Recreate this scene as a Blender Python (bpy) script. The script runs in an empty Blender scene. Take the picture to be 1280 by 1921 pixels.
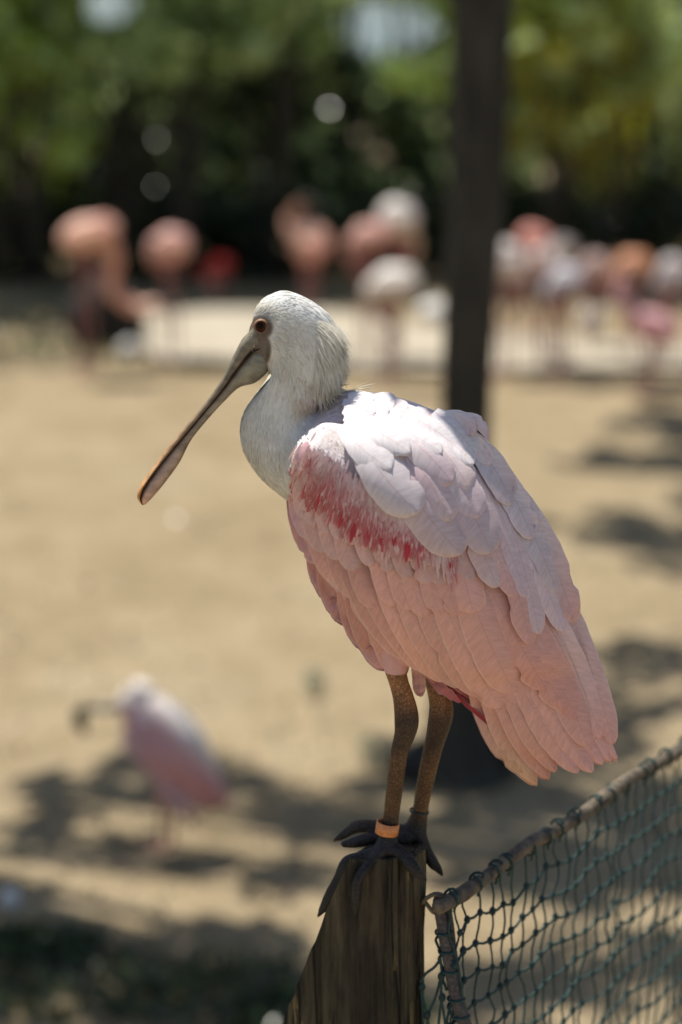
import bpy, bmesh, math, random
import numpy as np
from mathutils import Vector, Matrix, kdtree, noise
random.seed(7); np.random.seed(7)
sc = bpy.context.scene
COL = sc.collection
# ---------------------------------------------------------------- camera
PITCH = math.atan(1231/4800.0); CAMZ = 3.2; FPX = 4800.0
CAM = Vector((0, 0, CAMZ))
FW = Vector((0, math.cos(PITCH), -math.sin(PITCH))); UP = Vector((0, math.sin(PITCH), math.cos(PITCH)))
cd = bpy.data.cameras.new('camera'); cam = bpy.data.objects.new('camera', cd); COL.objects.link(cam)
cam.location = CAM; cam.rotation_euler = (math.pi/2-PITCH, 0, 0)
cd.sensor_fit = 'HORIZONTAL'; cd.sensor_width = 24; cd.lens = 90; cd.clip_end = 2000; cd.clip_start = 0.05
cd.dof.use_dof = True; cd.dof.focus_distance = 2.975; cd.dof.aperture_fstop = 2.2
sc.camera = cam
# ---------------------------------------------------------------- world, sun, exposure
SUN = Vector((-.24, .25, 1.0)); SUNH = SUN.copy(); SUN.normalize()
w = bpy.data.worlds.new('World'); sc.world = w; w.use_nodes = True
nt = w.node_tree; bg = nt.nodes['Background']
sky = nt.nodes.new('ShaderNodeTexSky'); sky.sky_type = 'NISHITA'; sky.sun_disc = False
sky.sun_elevation = math.asin(SUN.z); sky.sun_rotation = math.atan2(SUN.x, SUN.y)
nt.links.new(sky.outputs[0], bg.inputs[0]); bg.inputs[1].default_value = 0.09
sd = bpy.data.lights.new('sun', 'SUN'); sd.energy = 5.0; sd.angle = math.radians(.53); sd.color = (1, .95, .86)
so = bpy.data.objects.new('sun', sd); COL.objects.link(so); so.rotation_euler = (-SUN).to_track_quat('-Z', 'Y').to_euler()
vs = sc.view_settings; vs.view_transform = 'Standard'; vs.look = 'None'; vs.gamma = 1; vs.use_curve_mapping = False
vs.exposure = 0.42
# ---------------------------------------------------------------- mapping helpers
def ray(u, v): return FW + Vector((1, 0, 0))*((u-640)/FPX) + UP*(-(v-960.5)/FPX)
def onY(u, v, Y):
    r = ray(u, v); return CAM + r*(Y/r.y)
def G(u, v, z=0.0):
    r = ray(u, v); return CAM + r*((z-CAMZ)/r.z)
Y0 = 2.9; S = 1/1585.0
def P(u, v, w=0.0): return onY(u, v, Y0-w*S)
def proj(p):
    d = p-CAM; dep = d.dot(FW)
    return 640+FPX*d.x/dep, 960.5-FPX*d.dot(UP)/dep
# ---------------------------------------------------------------- object helpers
def link(o, parent=None):
    COL.objects.link(o)
    if parent: o.parent = parent
    return o
def tag(o, label=None, cat=None, group=None, kind=None):
    if label: o['label'] = label
    if cat: o['category'] = cat
    if group: o['group'] = group
    if kind: o['kind'] = kind
    return o
def thing(name, label, cat, loc=(0, 0, 0), group=None):
    o = bpy.data.objects.new(name, None); o.location = loc; o.empty_display_size = .05; COL.objects.link(o)
    return tag(o, label, cat, group)
def kid(o, root):
    o.parent = root
    top = root
    off = Vector(root.location)
    while top.parent: top = top.parent; off += Vector(top.location)
    o.location = Vector(o.location)-off
    return o
def mesh_obj(name, V, F, m, root=None, cols=None, smooth=True, uv=None):
    me = bpy.data.meshes.new(name); me.from_pydata([tuple(v) for v in V], [], F)
    if cols is not None:
        a = me.color_attributes.new('Col', 'FLOAT_COLOR', 'POINT')
        arr = np.ones((len(V), 4), dtype=np.float32); arr[:, :3] = np.array(cols, dtype=np.float32)[:, :3]
        a.data.foreach_set('color', arr.ravel())
    if uv is not None:
        l = me.uv_layers.new(name='UVMap'); idx = np.zeros(len(me.loops), dtype=np.int32)
        me.loops.foreach_get('vertex_index', idx)
        l.data.foreach_set('uv', np.array(uv, dtype=np.float32)[idx].ravel())
    if smooth: me.polygons.foreach_set('use_smooth', [True]*len(me.polygons))
    if m: me.materials.append(m)
    o = bpy.data.objects.new(name, me); COL.objects.link(o)
    if root: kid(o, root)
    return o
def tubegeo(pts, radii, seg=10, squash=None, V=None, F=None, caps=True):
    """round tube along pts; radii float or (a,b); returns V,F"""
    if V is None: V = []; F = []
    n = len(pts); base = len(V); pts = [Vector(p) for p in pts]
    prev = None
    for i, p in enumerate(pts):
        t = (pts[min(i+1, n-1)]-pts[max(i-1, 0)])
        if t.length < 1e-9: t = Vector((0, 0, 1))
        t.normalize()
        if prev is None:
            ref = Vector((0, 1, 0)) if abs(t.y) < .9 else Vector((1, 0, 0))
            a = (ref-t*ref.dot(t)).normalized()
        else: a = (prev-t*prev.dot(t)).normalized()
        prev = a; b = t.cross(a)
        r = radii[i] if not isinstance(radii, (int, float)) else radii
        ra, rb = (r, r) if isinstance(r, (int, float)) else r
        for k in range(seg):
            an = 2*math.pi*k/seg; V.append(p+a*(ra*math.cos(an))+b*(rb*math.sin(an)))
    for i in range(n-1):
        for k in range(seg):
            k2 = (k+1) % seg
            F.append((base+i*seg+k, base+i*seg+k2, base+(i+1)*seg+k2, base+(i+1)*seg+k))
    if caps:
        F.append(tuple(base+k for k in range(seg))[::-1]); F.append(tuple(base+(n-1)*seg+k for k in range(seg)))
    return V, F
def smooth_path(pts, k=5):
    """catmull-rom on tuples of any dim"""
    A = [np.array(p, dtype=float) for p in pts]; out = []
    for i in range(len(A)-1):
        p0 = A[max(i-1, 0)]; p1 = A[i]; p2 = A[i+1]; p3 = A[min(i+2, len(A)-1)]
        for j in range(k):
            t = j/k
            out.append(.5*((2*p1)+(-p0+p2)*t+(2*p0-5*p1+4*p2-p3)*t*t+(-p0+3*p1-3*p2+p3)*t**3))
    out.append(A[-1]); return out
def ellipsoid(c, ax, V, F, nu=20, nv=12):
    """ax = three Vectors (half axes)"""
    base = len(V); c = Vector(c)
    V.append(c+ax[2])
    for i in range(1, nv):
        th = math.pi*i/nv
        for j in range(nu):
            ph = 2*math.pi*j/nu
            V.append(c+ax[0]*(math.sin(th)*math.cos(ph))+ax[1]*(math.sin(th)*math.sin(ph))+ax[2]*math.cos(th))
    V.append(c-ax[2])
    for j in range(nu): F.append((base, base+1+j, base+1+(j+1) % nu))
    for i in range(nv-2):
        for j in range(nu):
            a = base+1+i*nu; F.append((a+j, a+nu+j, a+nu+(j+1) % nu, a+(j+1) % nu))
    l = base+1+(nv-2)*nu
    for j in range(nu): F.append((l+(j+1) % nu, l+j, base+1+(nv-1)*nu))
def remesh(V, F, voxel, smooth_it=6, factor=.5):
    me = bpy.data.meshes.new('tmp'); me.from_pydata([tuple(v) for v in V], [], F)
    bm = bmesh.new(); bm.from_mesh(me); bmesh.ops.recalc_face_normals(bm, faces=bm.faces); bm.to_mesh(me); bm.free()
    o = bpy.data.objects.new('tmp', me); COL.objects.link(o)
    m = o.modifiers.new('r', 'REMESH'); m.mode = 'VOXEL'; m.voxel_size = voxel; m.use_smooth_shade = True
    if smooth_it:
        s = o.modifiers.new('s', 'SMOOTH'); s.factor = factor; s.iterations = smooth_it
    dg = bpy.context.evaluated_depsgraph_get()
    out = bpy.data.meshes.new_from_object(o.evaluated_get(dg))
    bpy.data.objects.remove(o); bpy.data.meshes.remove(me)
    return out
def set_cols(me, cols):
    a = me.color_attributes.new('Col', 'FLOAT_COLOR', 'POINT')
    arr = np.ones((len(me.vertices), 4), dtype=np.float32); arr[:, :3] = cols
    a.data.foreach_set('color', arr.ravel())
def co_array(me):
    a = np.zeros(len(me.vertices)*3, dtype=np.float32); me.vertices.foreach_get('co', a); return a.reshape(-1, 3)
def leafmesh(name, pts, size, m, root, cols, aspect=.5, jitter=.35, droop=0.0):
    """many rhombic leaves (2 tris each)"""
    n = len(pts); pts = np.asarray(pts, dtype=np.float32)
    d = np.random.normal(size=(n, 3)); d[:, 2] -= droop; d /= np.linalg.norm(d, axis=1)[:, None]
    e = np.random.normal(size=(n, 3)); e -= d*(d*e).sum(1)[:, None]; e /= np.linalg.norm(e, axis=1)[:, None]
    nn = np.cross(d, e)
    s = (size*(1+jitter*np.random.uniform(-1, 1, n)))[:, None]
    V = np.zeros((n, 4, 3), dtype=np.float32)
    V[:, 0] = pts-d*s*.5; V[:, 1] = pts+e*s*aspect*.5+nn*s*.08; V[:, 2] = pts+d*s*.5; V[:, 3] = pts-e*s*aspect*.5+nn*s*.08
    me = bpy.data.meshes.new(name); me.vertices.add(4*n); me.vertices.foreach_set('co', V.ravel())
    me.loops.add(4*n); me.loops.foreach_set('vertex_index', np.arange(4*n, dtype=np.int32))
    me.polygons.add(n); me.polygons.foreach_set('loop_start', np.arange(0, 4*n, 4, dtype=np.int32))
    me.polygons.foreach_set('loop_total', np.full(n, 4, dtype=np.int32))
    me.update(); me.validate()
    a = me.color_attributes.new('Col', 'FLOAT_COLOR', 'POINT'); c = np.ones((n, 4, 4), dtype=np.float32)
    c[:, :, :3] = np.asarray(cols, dtype=np.float32)[:, None, :]; a.data.foreach_set('color', c.ravel())
    me.materials.append(m)
    o = bpy.data.objects.new(name, me); COL.objects.link(o)
    if root: kid(o, root)
    return o
# ---------------------------------------------------------------- material helpers
class NB:
    def __init__(s, name):
        s.m = bpy.data.materials.new(name); s.m.use_nodes = True; s.t = s.m.node_tree; s.n = s.t.nodes
        s.b = s.n['Principled BSDF']; s.out = s.n['Material Output']
    def node(s, ty, **kw):
        x = s.n.new(ty)
        for k, v in kw.items(): setattr(x, k, v)
        return x
    def l(s, a, b): s.t.links.new(a, b)
    def coord(s, scale=(1, 1, 1), kind='Object'):
        c = s.node('ShaderNodeTexCoord'); mp = s.node('ShaderNodeMapping'); mp.inputs['Scale'].default_value = scale
        s.l(c.outputs[kind], mp.inputs[0]); return mp.outputs[0]
    def noise(s, vec, scale, detail=4, rough=.55):
        x = s.node('ShaderNodeTexNoise'); x.inputs['Scale'].default_value = scale; x.inputs['Detail'].default_value = detail
        x.inputs['Roughness'].default_value = rough
        if vec is not None: s.l(vec, x.inputs['Vector'])
        return x.outputs['Fac']
    def ramp(s, fac, stops):
        r = s.node('ShaderNodeValToRGB'); s.l(fac, r.inputs[0]); e = r.color_ramp.elements
        while len(e) < len(stops): e.new(.5)
        for el, (p, c) in zip(e, stops): el.position = p; el.color = (*c, 1) if len(c) == 3 else c
        return r.outputs[0]
    def mix(s, a, b, fac, mode='MIX'):
        x = s.node('ShaderNodeMix', data_type='RGBA', blend_type=mode)
        for inp, val in ((x.inputs[0], fac), (x.inputs[6], a), (x.inputs[7], b)):
            if hasattr(val, 'links') or isinstance(val, bpy.types.NodeSocket): s.l(val, inp)
            elif isinstance(val, (int, float)): inp.default_value = val
            else: inp.default_value = (*val, 1)
        return x.outputs[2]
    def math(s, op, a, b=0.0):
        x = s.node('ShaderNodeMath', operation=op)
        for i, val in enumerate((a, b)):
            if isinstance(val, (int, float)): x.inputs[i].default_value = val
            else: s.l(val, x.inputs[i])
        return x.outputs[0]
    def bump(s, h, strength=.3, dist=.002):
        b = s.node('ShaderNodeBump'); b.inputs['Strength'].default_value = strength; b.inputs['Distance'].default_value = dist
        s.l(h, b.inputs['Height']); s.l(b.outputs[0], s.b.inputs['Normal']); return b.outputs[0]
    def color(s, c):
        if isinstance(c, bpy.types.NodeSocket): s.l(c, s.b.inputs['Base Color'])
        else: s.b.inputs['Base Color'].default_value = (*c, 1)
    def attr(s):
        a = s.node('ShaderNodeVertexColor', layer_name='Col'); return a.outputs[0]
    def translucent(s, col, fac, nrm=None):
        t = s.node('ShaderNodeBsdfTranslucent'); s.l(col, t.inputs[0])
        if nrm is not None: s.l(nrm, t.inputs['Normal'])
        mx = s.node('ShaderNodeMixShader'); mx.inputs[0].default_value = fac
        s.l(s.b.outputs[0], mx.inputs[1]); s.l(t.outputs[0], mx.inputs[2]); s.l(mx.outputs[0], s.out.inputs[0])

def m_feather():
    k = NB('feather_barbs'); k.b.inputs['Roughness'].default_value = .55; k.b.inputs['Specular IOR Level'].default_value = .25
    uvn = k.node('ShaderNodeTexCoord'); sp = k.node('ShaderNodeSeparateXYZ'); k.l(uvn.outputs['UV'], sp.inputs[0])
    au = k.math('ABSOLUTE', sp.outputs[0])
    q = k.math('SUBTRACT', k.math('MULTIPLY', sp.outputs[1], 1.0), k.math('MULTIPLY', au, .28))
    oi = k.node('ShaderNodeObjectInfo')
    cb = k.node('ShaderNodeCombineXYZ'); k.l(k.math('MULTIPLY', q, 110), cb.inputs[0]); k.l(k.math('MULTIPLY', au, 1.5), cb.inputs[1]); k.l(k.math('MULTIPLY', oi.outputs['Random'], 50), cb.inputs[2])
    n1 = k.noise(cb.outputs[0], 1.0, 2, .6)
    cb2 = k.node('ShaderNodeCombineXYZ'); k.l(k.math('MULTIPLY', q, 9), cb2.inputs[0]); k.l(k.math('MULTIPLY', sp.outputs[0], 1.2), cb2.inputs[1]); k.l(k.math('MULTIPLY', oi.outputs['Random'], 90), cb2.inputs[2])
    n2 = k.noise(cb2.outputs[0], 1.0, 3, .6)
    st = k.ramp(n1, [(.25, (.88, .86, .86)), (.7, (1.04, 1.04, 1.04))])
    st2 = k.ramp(n2, [(.3, (.88, .84, .84)), (.7, (1.07, 1.06, 1.06))])
    c = k.mix(k.attr(), st, 1.0, 'MULTIPLY'); c = k.mix(c, st2, 1.0, 'MULTIPLY')
    rv = k.node('ShaderNodeMapRange'); k.l(oi.outputs['Random'], rv.inputs[0]); rv.inputs[3].default_value = .9; rv.inputs[4].default_value = 1.06
    c = k.mix(c, rv.outputs[0], 1.0, 'MULTIPLY')
    rach = k.node('ShaderNodeMapRange'); k.l(au, rach.inputs[0]); rach.inputs[1].default_value = .012; rach.inputs[2].default_value = .05; rach.inputs[3].default_value = .35; rach.inputs[4].default_value = 0
    c = k.mix(c, (.62, .30, .27), rach.outputs[0])
    edge = k.node('ShaderNodeMapRange'); k.l(au, edge.inputs[0]); edge.inputs[1].default_value = .88; edge.inputs[2].default_value = 1; edge.inputs[3].default_value = 0; edge.inputs[4].default_value = .5
    c = k.mix(c, (.86, .74, .70), edge.outputs[0])
    k.color(c)
    h = k.math('ADD', n1, k.math('MULTIPLY', rach.outputs[0], 1.5))
    nb = k.bump(h, .32, .0007)
    k.translucent(c, .16, nb); return k.m
def m_plume(name, tr=.2, sc_=1.0):
    k = NB(name); k.b.inputs['Roughness'].default_value = .8; k.b.inputs['Specular IOR Level'].default_value = .15
    v = k.coord((1, 1, .35)); n = k.noise(v, 260*sc_, 4, .6); n2 = k.noise(k.coord(), 35*sc_, 3)
    c = k.mix(k.attr(), k.ramp(n, [(.3, (.90, .89, .87)), (.65, (1.03, 1.03, 1.03))]), 1.0, 'MULTIPLY')
    c = k.mix(c, k.ramp(n2, [(.35, (.88, .87, .84)), (.65, (1.05, 1.05, 1.05))]), 1.0, 'MULTIPLY')
    k.color(c); k.bump(n, .5, .0015)
    if tr: k.translucent(c, tr)
    return k.m
def m_body():
    """plumage and scaly skin in one: skin where alpha-like attribute 'skin' is 1"""
    k = NB('spoonbill_plumage_and_skin'); sk = k.node('ShaderNodeAttribute', attribute_name='skin').outputs['Fac']
    v = k.coord((1, 1, .35)); n = k.noise(v, 260, 4, .6); n2 = k.noise(k.coord(), 30, 3)
    vor = k.node('ShaderNodeTexVoronoi', feature='DISTANCE_TO_EDGE'); vor.inputs['Scale'].default_value = 260
    k.l(k.coord((1, 1, .8)), vor.inputs['Vector'])
    sc_ = k.ramp(vor.outputs['Distance'], [(.0, (.45, .42, .4)), (.18, (1.12, 1.1, 1.06))])
    pl = k.mix(k.attr(), k.ramp(n, [(.3, (.92, .91, .89)), (.65, (1.02, 1.02, 1.02))]), 1.0, 'MULTIPLY')
    skc = k.mix(k.mix(k.attr(), sc_, 1.0, 'MULTIPLY'), k.ramp(n2, [(.35, (.6, .6, .6)), (.65, (1.25, 1.2, 1.1))]), 1.0, 'MULTIPLY')
    c = k.mix(pl, skc, sk); k.color(c)
    k.l(k.math('SUBTRACT', .8, k.math('MULTIPLY', sk, .35)), k.b.inputs['Roughness'])
    k.b.inputs['Specular IOR Level'].default_value = .3
    hh = k.node('ShaderNodeMix', data_type='FLOAT'); k.l(sk, hh.inputs[0]); k.l(n, hh.inputs[2]); k.l(k.math('MULTIPLY', k.math('MINIMUM', vor.outputs['Distance'], .25), 3.0), hh.inputs[3])
    k.bump(hh.outputs[0], .5, .0012); return k.m
def m_attr(name, rough=.5, spec=.4, tr=0, nscale=60, bump=.2, lo=.8, hi=1.1, scale=(1, 1, 1)):
    k = NB(name); k.b.inputs['Roughness'].default_value = rough; k.b.inputs['Specular IOR Level'].default_value = spec
    n = k.noise(k.coord(scale), nscale, 4)
    c = k.mix(k.attr(), k.ramp(n, [(.3, (lo,)*3), (.7, (hi,)*3)]), 1.0, 'MULTIPLY'); k.color(c)
    nb = k.bump(n, bump, .001)
    if tr: k.translucent(c, tr)
    return k.m
def m_noise(name, c1, c2, scale, rough=.8, bump=.3, dist=.002, stretch=(1, 1, 1), spec=.3, lo=.35, hi=.65, detail=5):
    k = NB(name); k.b.inputs['Roughness'].default_value = rough; k.b.inputs['Specular IOR Level'].default_value = spec
    n = k.noise(k.coord(stretch), scale, detail, .6); k.color(k.ramp(n, [(lo, c1), (hi, c2)])); k.bump(n, bump, dist); return k.m
M = dict(feather=m_feather(), body=m_body(), plume=m_plume('fine_plumage', .12), hair=m_plume('nape_plumage', .4),
         flam=m_attr('flamingo_plumage', .7, .2, 0, 40, .2),
         leaf=m_attr('leaf', .22, .9, .45, 8, 0.05, .7, 1.2), bark=m_noise('bark', (.032, .029, .024), (.075, .067, .054), 14, .95, .8, .02, (1, 1, .25)),
         bill=m_attr('bill_keratin', .38, .45, 0, 70, .5, .6, 1.25, (1, 1, 1.6)), dark=m_noise('dark_gape', (.03, .012, .008), (.06, .025, .015), 80, .6))
# ---------------------------------------------------------------- setting
def m_ground():
    k = NB('sandy_ground'); v = k.coord()
    n = k.noise(v, .7, 5, .6); f = k.noise(v, 30, 5, .65); n3 = k.noise(v, 3.5, 4, .6)
    c = k.ramp(n, [(.3, (.26, .203, .125)), (.55, (.31, .246, .157)), (.75, (.33, .275, .186))])
    c = k.mix(c, k.ramp(n3, [(.35, (.86, .85, .82)), (.6, (1.05, 1.05, 1.05))]), 1.0, 'MULTIPLY')
    c = k.mix(c, k.ramp(f, [(.3, (.75, .74, .72)), (.6, (1.06, 1.06, 1.06))]), 1.0, 'MULTIPLY')
    k.color(c); k.b.inputs['Roughness'].default_value = .95; k.b.inputs['Specular IOR Level'].default_value = .1
    k.bump(f, .6, .02); return k.m
def sheet(name, pts, z, m, label=None):
    V = [(p[0], p[1], z) for p in pts]
    o = mesh_obj(name, V, [tuple(range(len(V)))], m, smooth=False); tag(o, label, kind='structure'); return o
# ground: fine near, coarse to the horizon
V = []; F = []
xs = sorted(set([-900, -300, -100, -40, -20]+[x*.35 for x in range(-34, 35)]+[20, 40, 100, 300, 900]))
ys = sorted(set([-900, -300, -100, -30, -10]+[y*.35 for y in range(-6, 95)]+[40, 60, 100, 300, 900]))
for y in ys:
    for x in xs: V.append((x, y, (.035*noise.noise(Vector((x*.9, y*.9, 0)))-.02) if abs(x) < 12 and -2 < y < 33 else -.02))
for j in range(len(ys)-1):
    for i in range(len(xs)-1): a = j*len(xs)+i; F.append((a, a+1, a+1+len(xs), a+len(xs)))
tag(mesh_obj('ground', V, F, m_ground()), kind='structure')
def blobpoly(pix, z, k=6, jit=.05):
    pts = smooth_path(pix+[pix[0]], k)[:-1]
    return [(G(p[0], p[1], z).x+random.uniform(-jit, jit), G(p[0], p[1], z).y+random.uniform(-jit, jit)) for p in pts]
sheet('path', blobpoly([(255, 600), (330, 583), (560, 578), (850, 612), (1280, 640), (1700, 650), (1700, 695), (1280, 688), (950, 690), (820, 692), (560, 684), (340, 672), (265, 650)], .03), .03,
      m_noise('pale_path', (.34, .295, .225), (.42, .375, .30), 3, .9, .3, .01))
# pond behind the hedge
k = NB('pond_water'); k.color((.05, .08, .08)); k.b.inputs['Roughness'].default_value = .12; k.b.inputs['Specular IOR Level'].default_value = .8
k.bump(k.noise(k.coord(), 2.5, 3), .25, .05)
sheet('pond_water', [(-25, 34), (25, 34), (30, 75), (-30, 75)], .03, k.m)

def trunk_geo(pts, radii, seg=18, amp=.12, fr=7):
    V, F = tubegeo(pts, radii, seg)
    cen = pts
    for i in range(len(pts)):
        for j in range(seg):
            idx = i*seg+j; c = Vector(pts[i]); d = V[idx]-c
            V[idx] = c+d*(1+amp*noise.noise(Vector((math.cos(j/seg*6.283)*2, math.sin(j/seg*6.283)*2, i*.35)))+amp*.4*noise.noise(Vector((j*1.7, i*.2, 5))))
    return V, F
def cluster_pts(c, r, n, flat=.6):
    p = np.random.normal(size=(n, 3)); p /= np.linalg.norm(p, axis=1)[:, None]
    p *= (np.random.uniform(0, 1, n)**.45)[:, None]*r; p[:, 2] *= flat
    return p+np.array(c)[None]
def leafcols(n, base, var=.3):
    f = 1+var*np.random.uniform(-1, 1, (n, 1)); h = 1+.2*np.random.uniform(-1, 1, (n, 3)); return np.array(base)[None]*f*h
GREENS = dict(yellow=(.50, .64, .03), mid=(.10, .16, .04), dark=(.03, .055, .025), grey=(.22, .33, .08), olive=(.50, .46, .04))
# --- the trees over the yard: crowns above the frame throw the dappled shade
def shade_points(blobs):
    """ground blobs (px,py,rx,ry) in the shade -> crown points along the sun direction"""
    out = []
    for (u, v, ru, rv, dens) in blobs:
        g0 = G(u, v); gx = abs(G(u+ru, v).x-g0.x); gy = abs(G(u, v-rv).y-G(u, v+rv).y)/2
        n = max(3, int(1.3*dens*gx*gy/.009))
        for _ in range(n):
            a = random.uniform(0, 6.283); r = math.sqrt(random.random())
            g = Vector((g0.x+gx*r*math.cos(a), g0.y+gy*r*math.sin(a), 0)); z = random.uniform(3.5, 4.8)
            out.append(g+SUNH*z)
    return out
def yard_tree(label, base, path, radii, blobs, colr, extra=None, per=34, flat_r=.15, leaf=.10):
    root = thing('tree', label, 'tree', (base.x, base.y, 0))
    V, F = trunk_geo(path, radii, 20); mesh_obj('trunk', V, F, M['bark'], root)
    cp = shade_points(blobs)
    if extra: cp += extra
    V = []; F = []
    top = Vector(path[-1]); sel = cp[::max(1, len(cp)//26)]
    for c in sel:
        midp = (top+c)/2+Vector((0, 0, .5)); tubegeo(smooth_path([top-Vector((0, 0, .8)), midp, c], 4), [.045-.0045*i for i in range(9)], 6, V=V, F=F)
    o = mesh_obj('branches', V, F, M['bark'], root); o['kind'] = 'stuff'
    pts = np.concatenate([cluster_pts(c, flat_r, per) for c in cp])
    o = leafmesh('crown', pts, leaf, M['leaf'], root, leafcols(len(pts), colr), .6); o['kind'] = 'stuff'
    return root
gb = G(868, 1452)
def tp(u, v): return onY(u, v, gb.y)
tpath = [tp(866, 1475), tp(866, 1450), tp(868, 1400), tp(868, 1300), tp(870, 1100), tp(872, 900), tp(876, 700), tp(884, 520), tp(896, 330), tp(904, 150), tp(908, 0)]
tpath += [tpath[-1]+Vector((.03, .02, .7)), tpath[-1]+Vector((.1, .0, 1.6))]
trad = [.20, .16, .125, .105, .09, .086, .088, .093, .097, .10, .105, .095, .07]
SH_A = [(100, 1480, 130, 40, 1), (260, 1440, 90, 40, .9), (380, 1450, 110, 45, 1), (520, 1520, 110, 28, 1), (640, 1560, 90, 22, .9), (60, 1560, 70, 22, .8),
        (200, 1570, 40, 18, .6), (860, 1400, 100, 80, 1.6), (960, 1500, 140, 50, 1.2), (1010, 1440, 80, 40, 1), (700, 1480, 60, 40, .8)]
root = yard_tree('slim dark tree trunk rising behind the spoonbill, right of centre', gb, tpath, trad, SH_A, GREENS['mid'])
V, F = tubegeo([tp(896, 40), tp(870, 5)+Vector((0, 0, .02)), tp(820, -60), tp(760, -120)], [.06, .05, .045, .04], 10); mesh_obj('limb', V, F, M['bark'], root)
SH_B = [(60, 1735, 110, 22, 1.2), (230, 1750, 90, 26, 1), (370, 1725, 80, 16, 1), (490, 1750, 80, 26, 1.1), (40, 1830, 90, 30, 1.2), (170, 1820, 60, 34, 1.3), (310, 1815, 80, 30, 1.2), (430, 1840, 60, 34, 1), (540, 1800, 50, 40, 1.1), (90, 1900, 120, 28, 1.2), (250, 1890, 60, 34, 1.2), (370, 1910, 70, 30, 1.2), (480, 1900, 60, 30, 1.2), (0, 1660, 50, 15, .5), (560, 1640, 60, 18, .7), (640, 1850, 120, 80, 1), (200, 1960, 300, 25, 1)]
b = Vector((-3.2, 9.5, 0))
yard_tree('leafy tree beyond the left edge shading the sand', b, [b+Vector((0, 0, z)) for z in (-.05, .3, 1.2, 2.4, 3.6, 4.4)], [.2, .15, .12, .11, .09, .06], SH_B, GREENS['mid'])
SH_C = [(1180, 850, 130, 22, 1.3), (1250, 790, 90, 30, 1.2), (1190, 985, 150, 26, 1.2), (1260, 1030, 80, 30, 1.2), (1200, 715, 160, 10, 1.3), (1210, 1220, 130, 34, 1), (1150, 1290, 60, 40, 1), (1230, 1340, 90, 40, .9),
        (1120, 1400, 90, 30, .9), (1240, 1500, 120, 50, 1), (1180, 1640, 190, 50, 1.1), (960, 1660, 140, 34, 1.1), (1100, 1830, 260, 70, 1.3), (880, 1870, 140, 60, 1.3), (1240, 1740, 100, 30, 1), (1350, 900, 90, 120, 1)]
b = Vector((3.4, 14.5, 0))
yard_tree('leafy tree beyond the right edge shading the sand', b, [b+Vector((0, 0, z)) for z in (-.05, .3, 1.2, 2.4, 3.8, 4.8)], [.22, .17, .14, .12, .1, .06], SH_C, GREENS['mid'])
SH_D = [(300, 505, 200, 14, 1), (700, 505, 220, 14, 1), (60, 500, 120, 14, 1), (1100, 510, 200, 14, 1), (330, 534, 120, 12, 1), (90, 536, 150, 12, 1), (520, 534, 120, 10, 1), (720, 535, 140, 10, 1), (60, 600, 130, 26, .8), (190, 575, 50, 20, .8), (60, 680, 110, 10, .5), (940, 560, 60, 12, .8), (1200, 560, 120, 10, .9)]
b = Vector((-4.3, 19.3, 0))
yard_tree('spreading tree beyond the left edge close to the shrubs', b, [b+Vector((0, 0, z)) for z in (-.05, .3, 1.2, 2.4, 3.8, 4.8)], [.22, .17, .14, .12, .1, .06], SH_D, GREENS['mid'])
# overhanging bough: keeps post, net, legs and tail of the perched bird in shade
ex = []
for (u, v) in [(700, 1700), (760, 1640), (640, 1780), (700, 1850), (800, 1800), (760, 1560), (850, 1560), (820, 1430), (740, 1430), (900, 1720), (960, 1660), (1040, 1620), (1120, 1560), (1200, 1500), (1270, 1450),
               (950, 1780), (1040, 1740), (1130, 1700), (1220, 1650), (900, 1860), (1000, 1860), (1100, 1830), (1200, 1800), (1280, 1750), (1000, 1400), (1060, 1320), (1100, 1400), (1130, 1280), (1000, 1250),
               (1060, 1200), (1010, 1120), (960, 1060), (920, 1150), (880, 1250), (1040, 1050), (620, 1650), (690, 1560), (870, 1350), (840, 1180), (780, 1250), (1150, 1420), (1090, 1480), (970, 1500), (1320, 1600), (1320, 1400)]:
    q = P(u, v)
    for z in (3.5, 3.85): ex.append(q+SUNH*(z-q.z+random.uniform(-.05, .05)))
b = Vector((3.0, 6.6, 0))
yard_tree('young leafy tree right of the net fence with an overhanging bough', b, [b+Vector((-.1*z, -.1*z, z)) for z in (0, .5, 1.5, 2.6, 3.6, 4.3)], [.12, .1, .09, .08, .07, .04], [], GREENS['mid'], extra=ex, per=42, flat_r=.085, leaf=.05)

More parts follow.
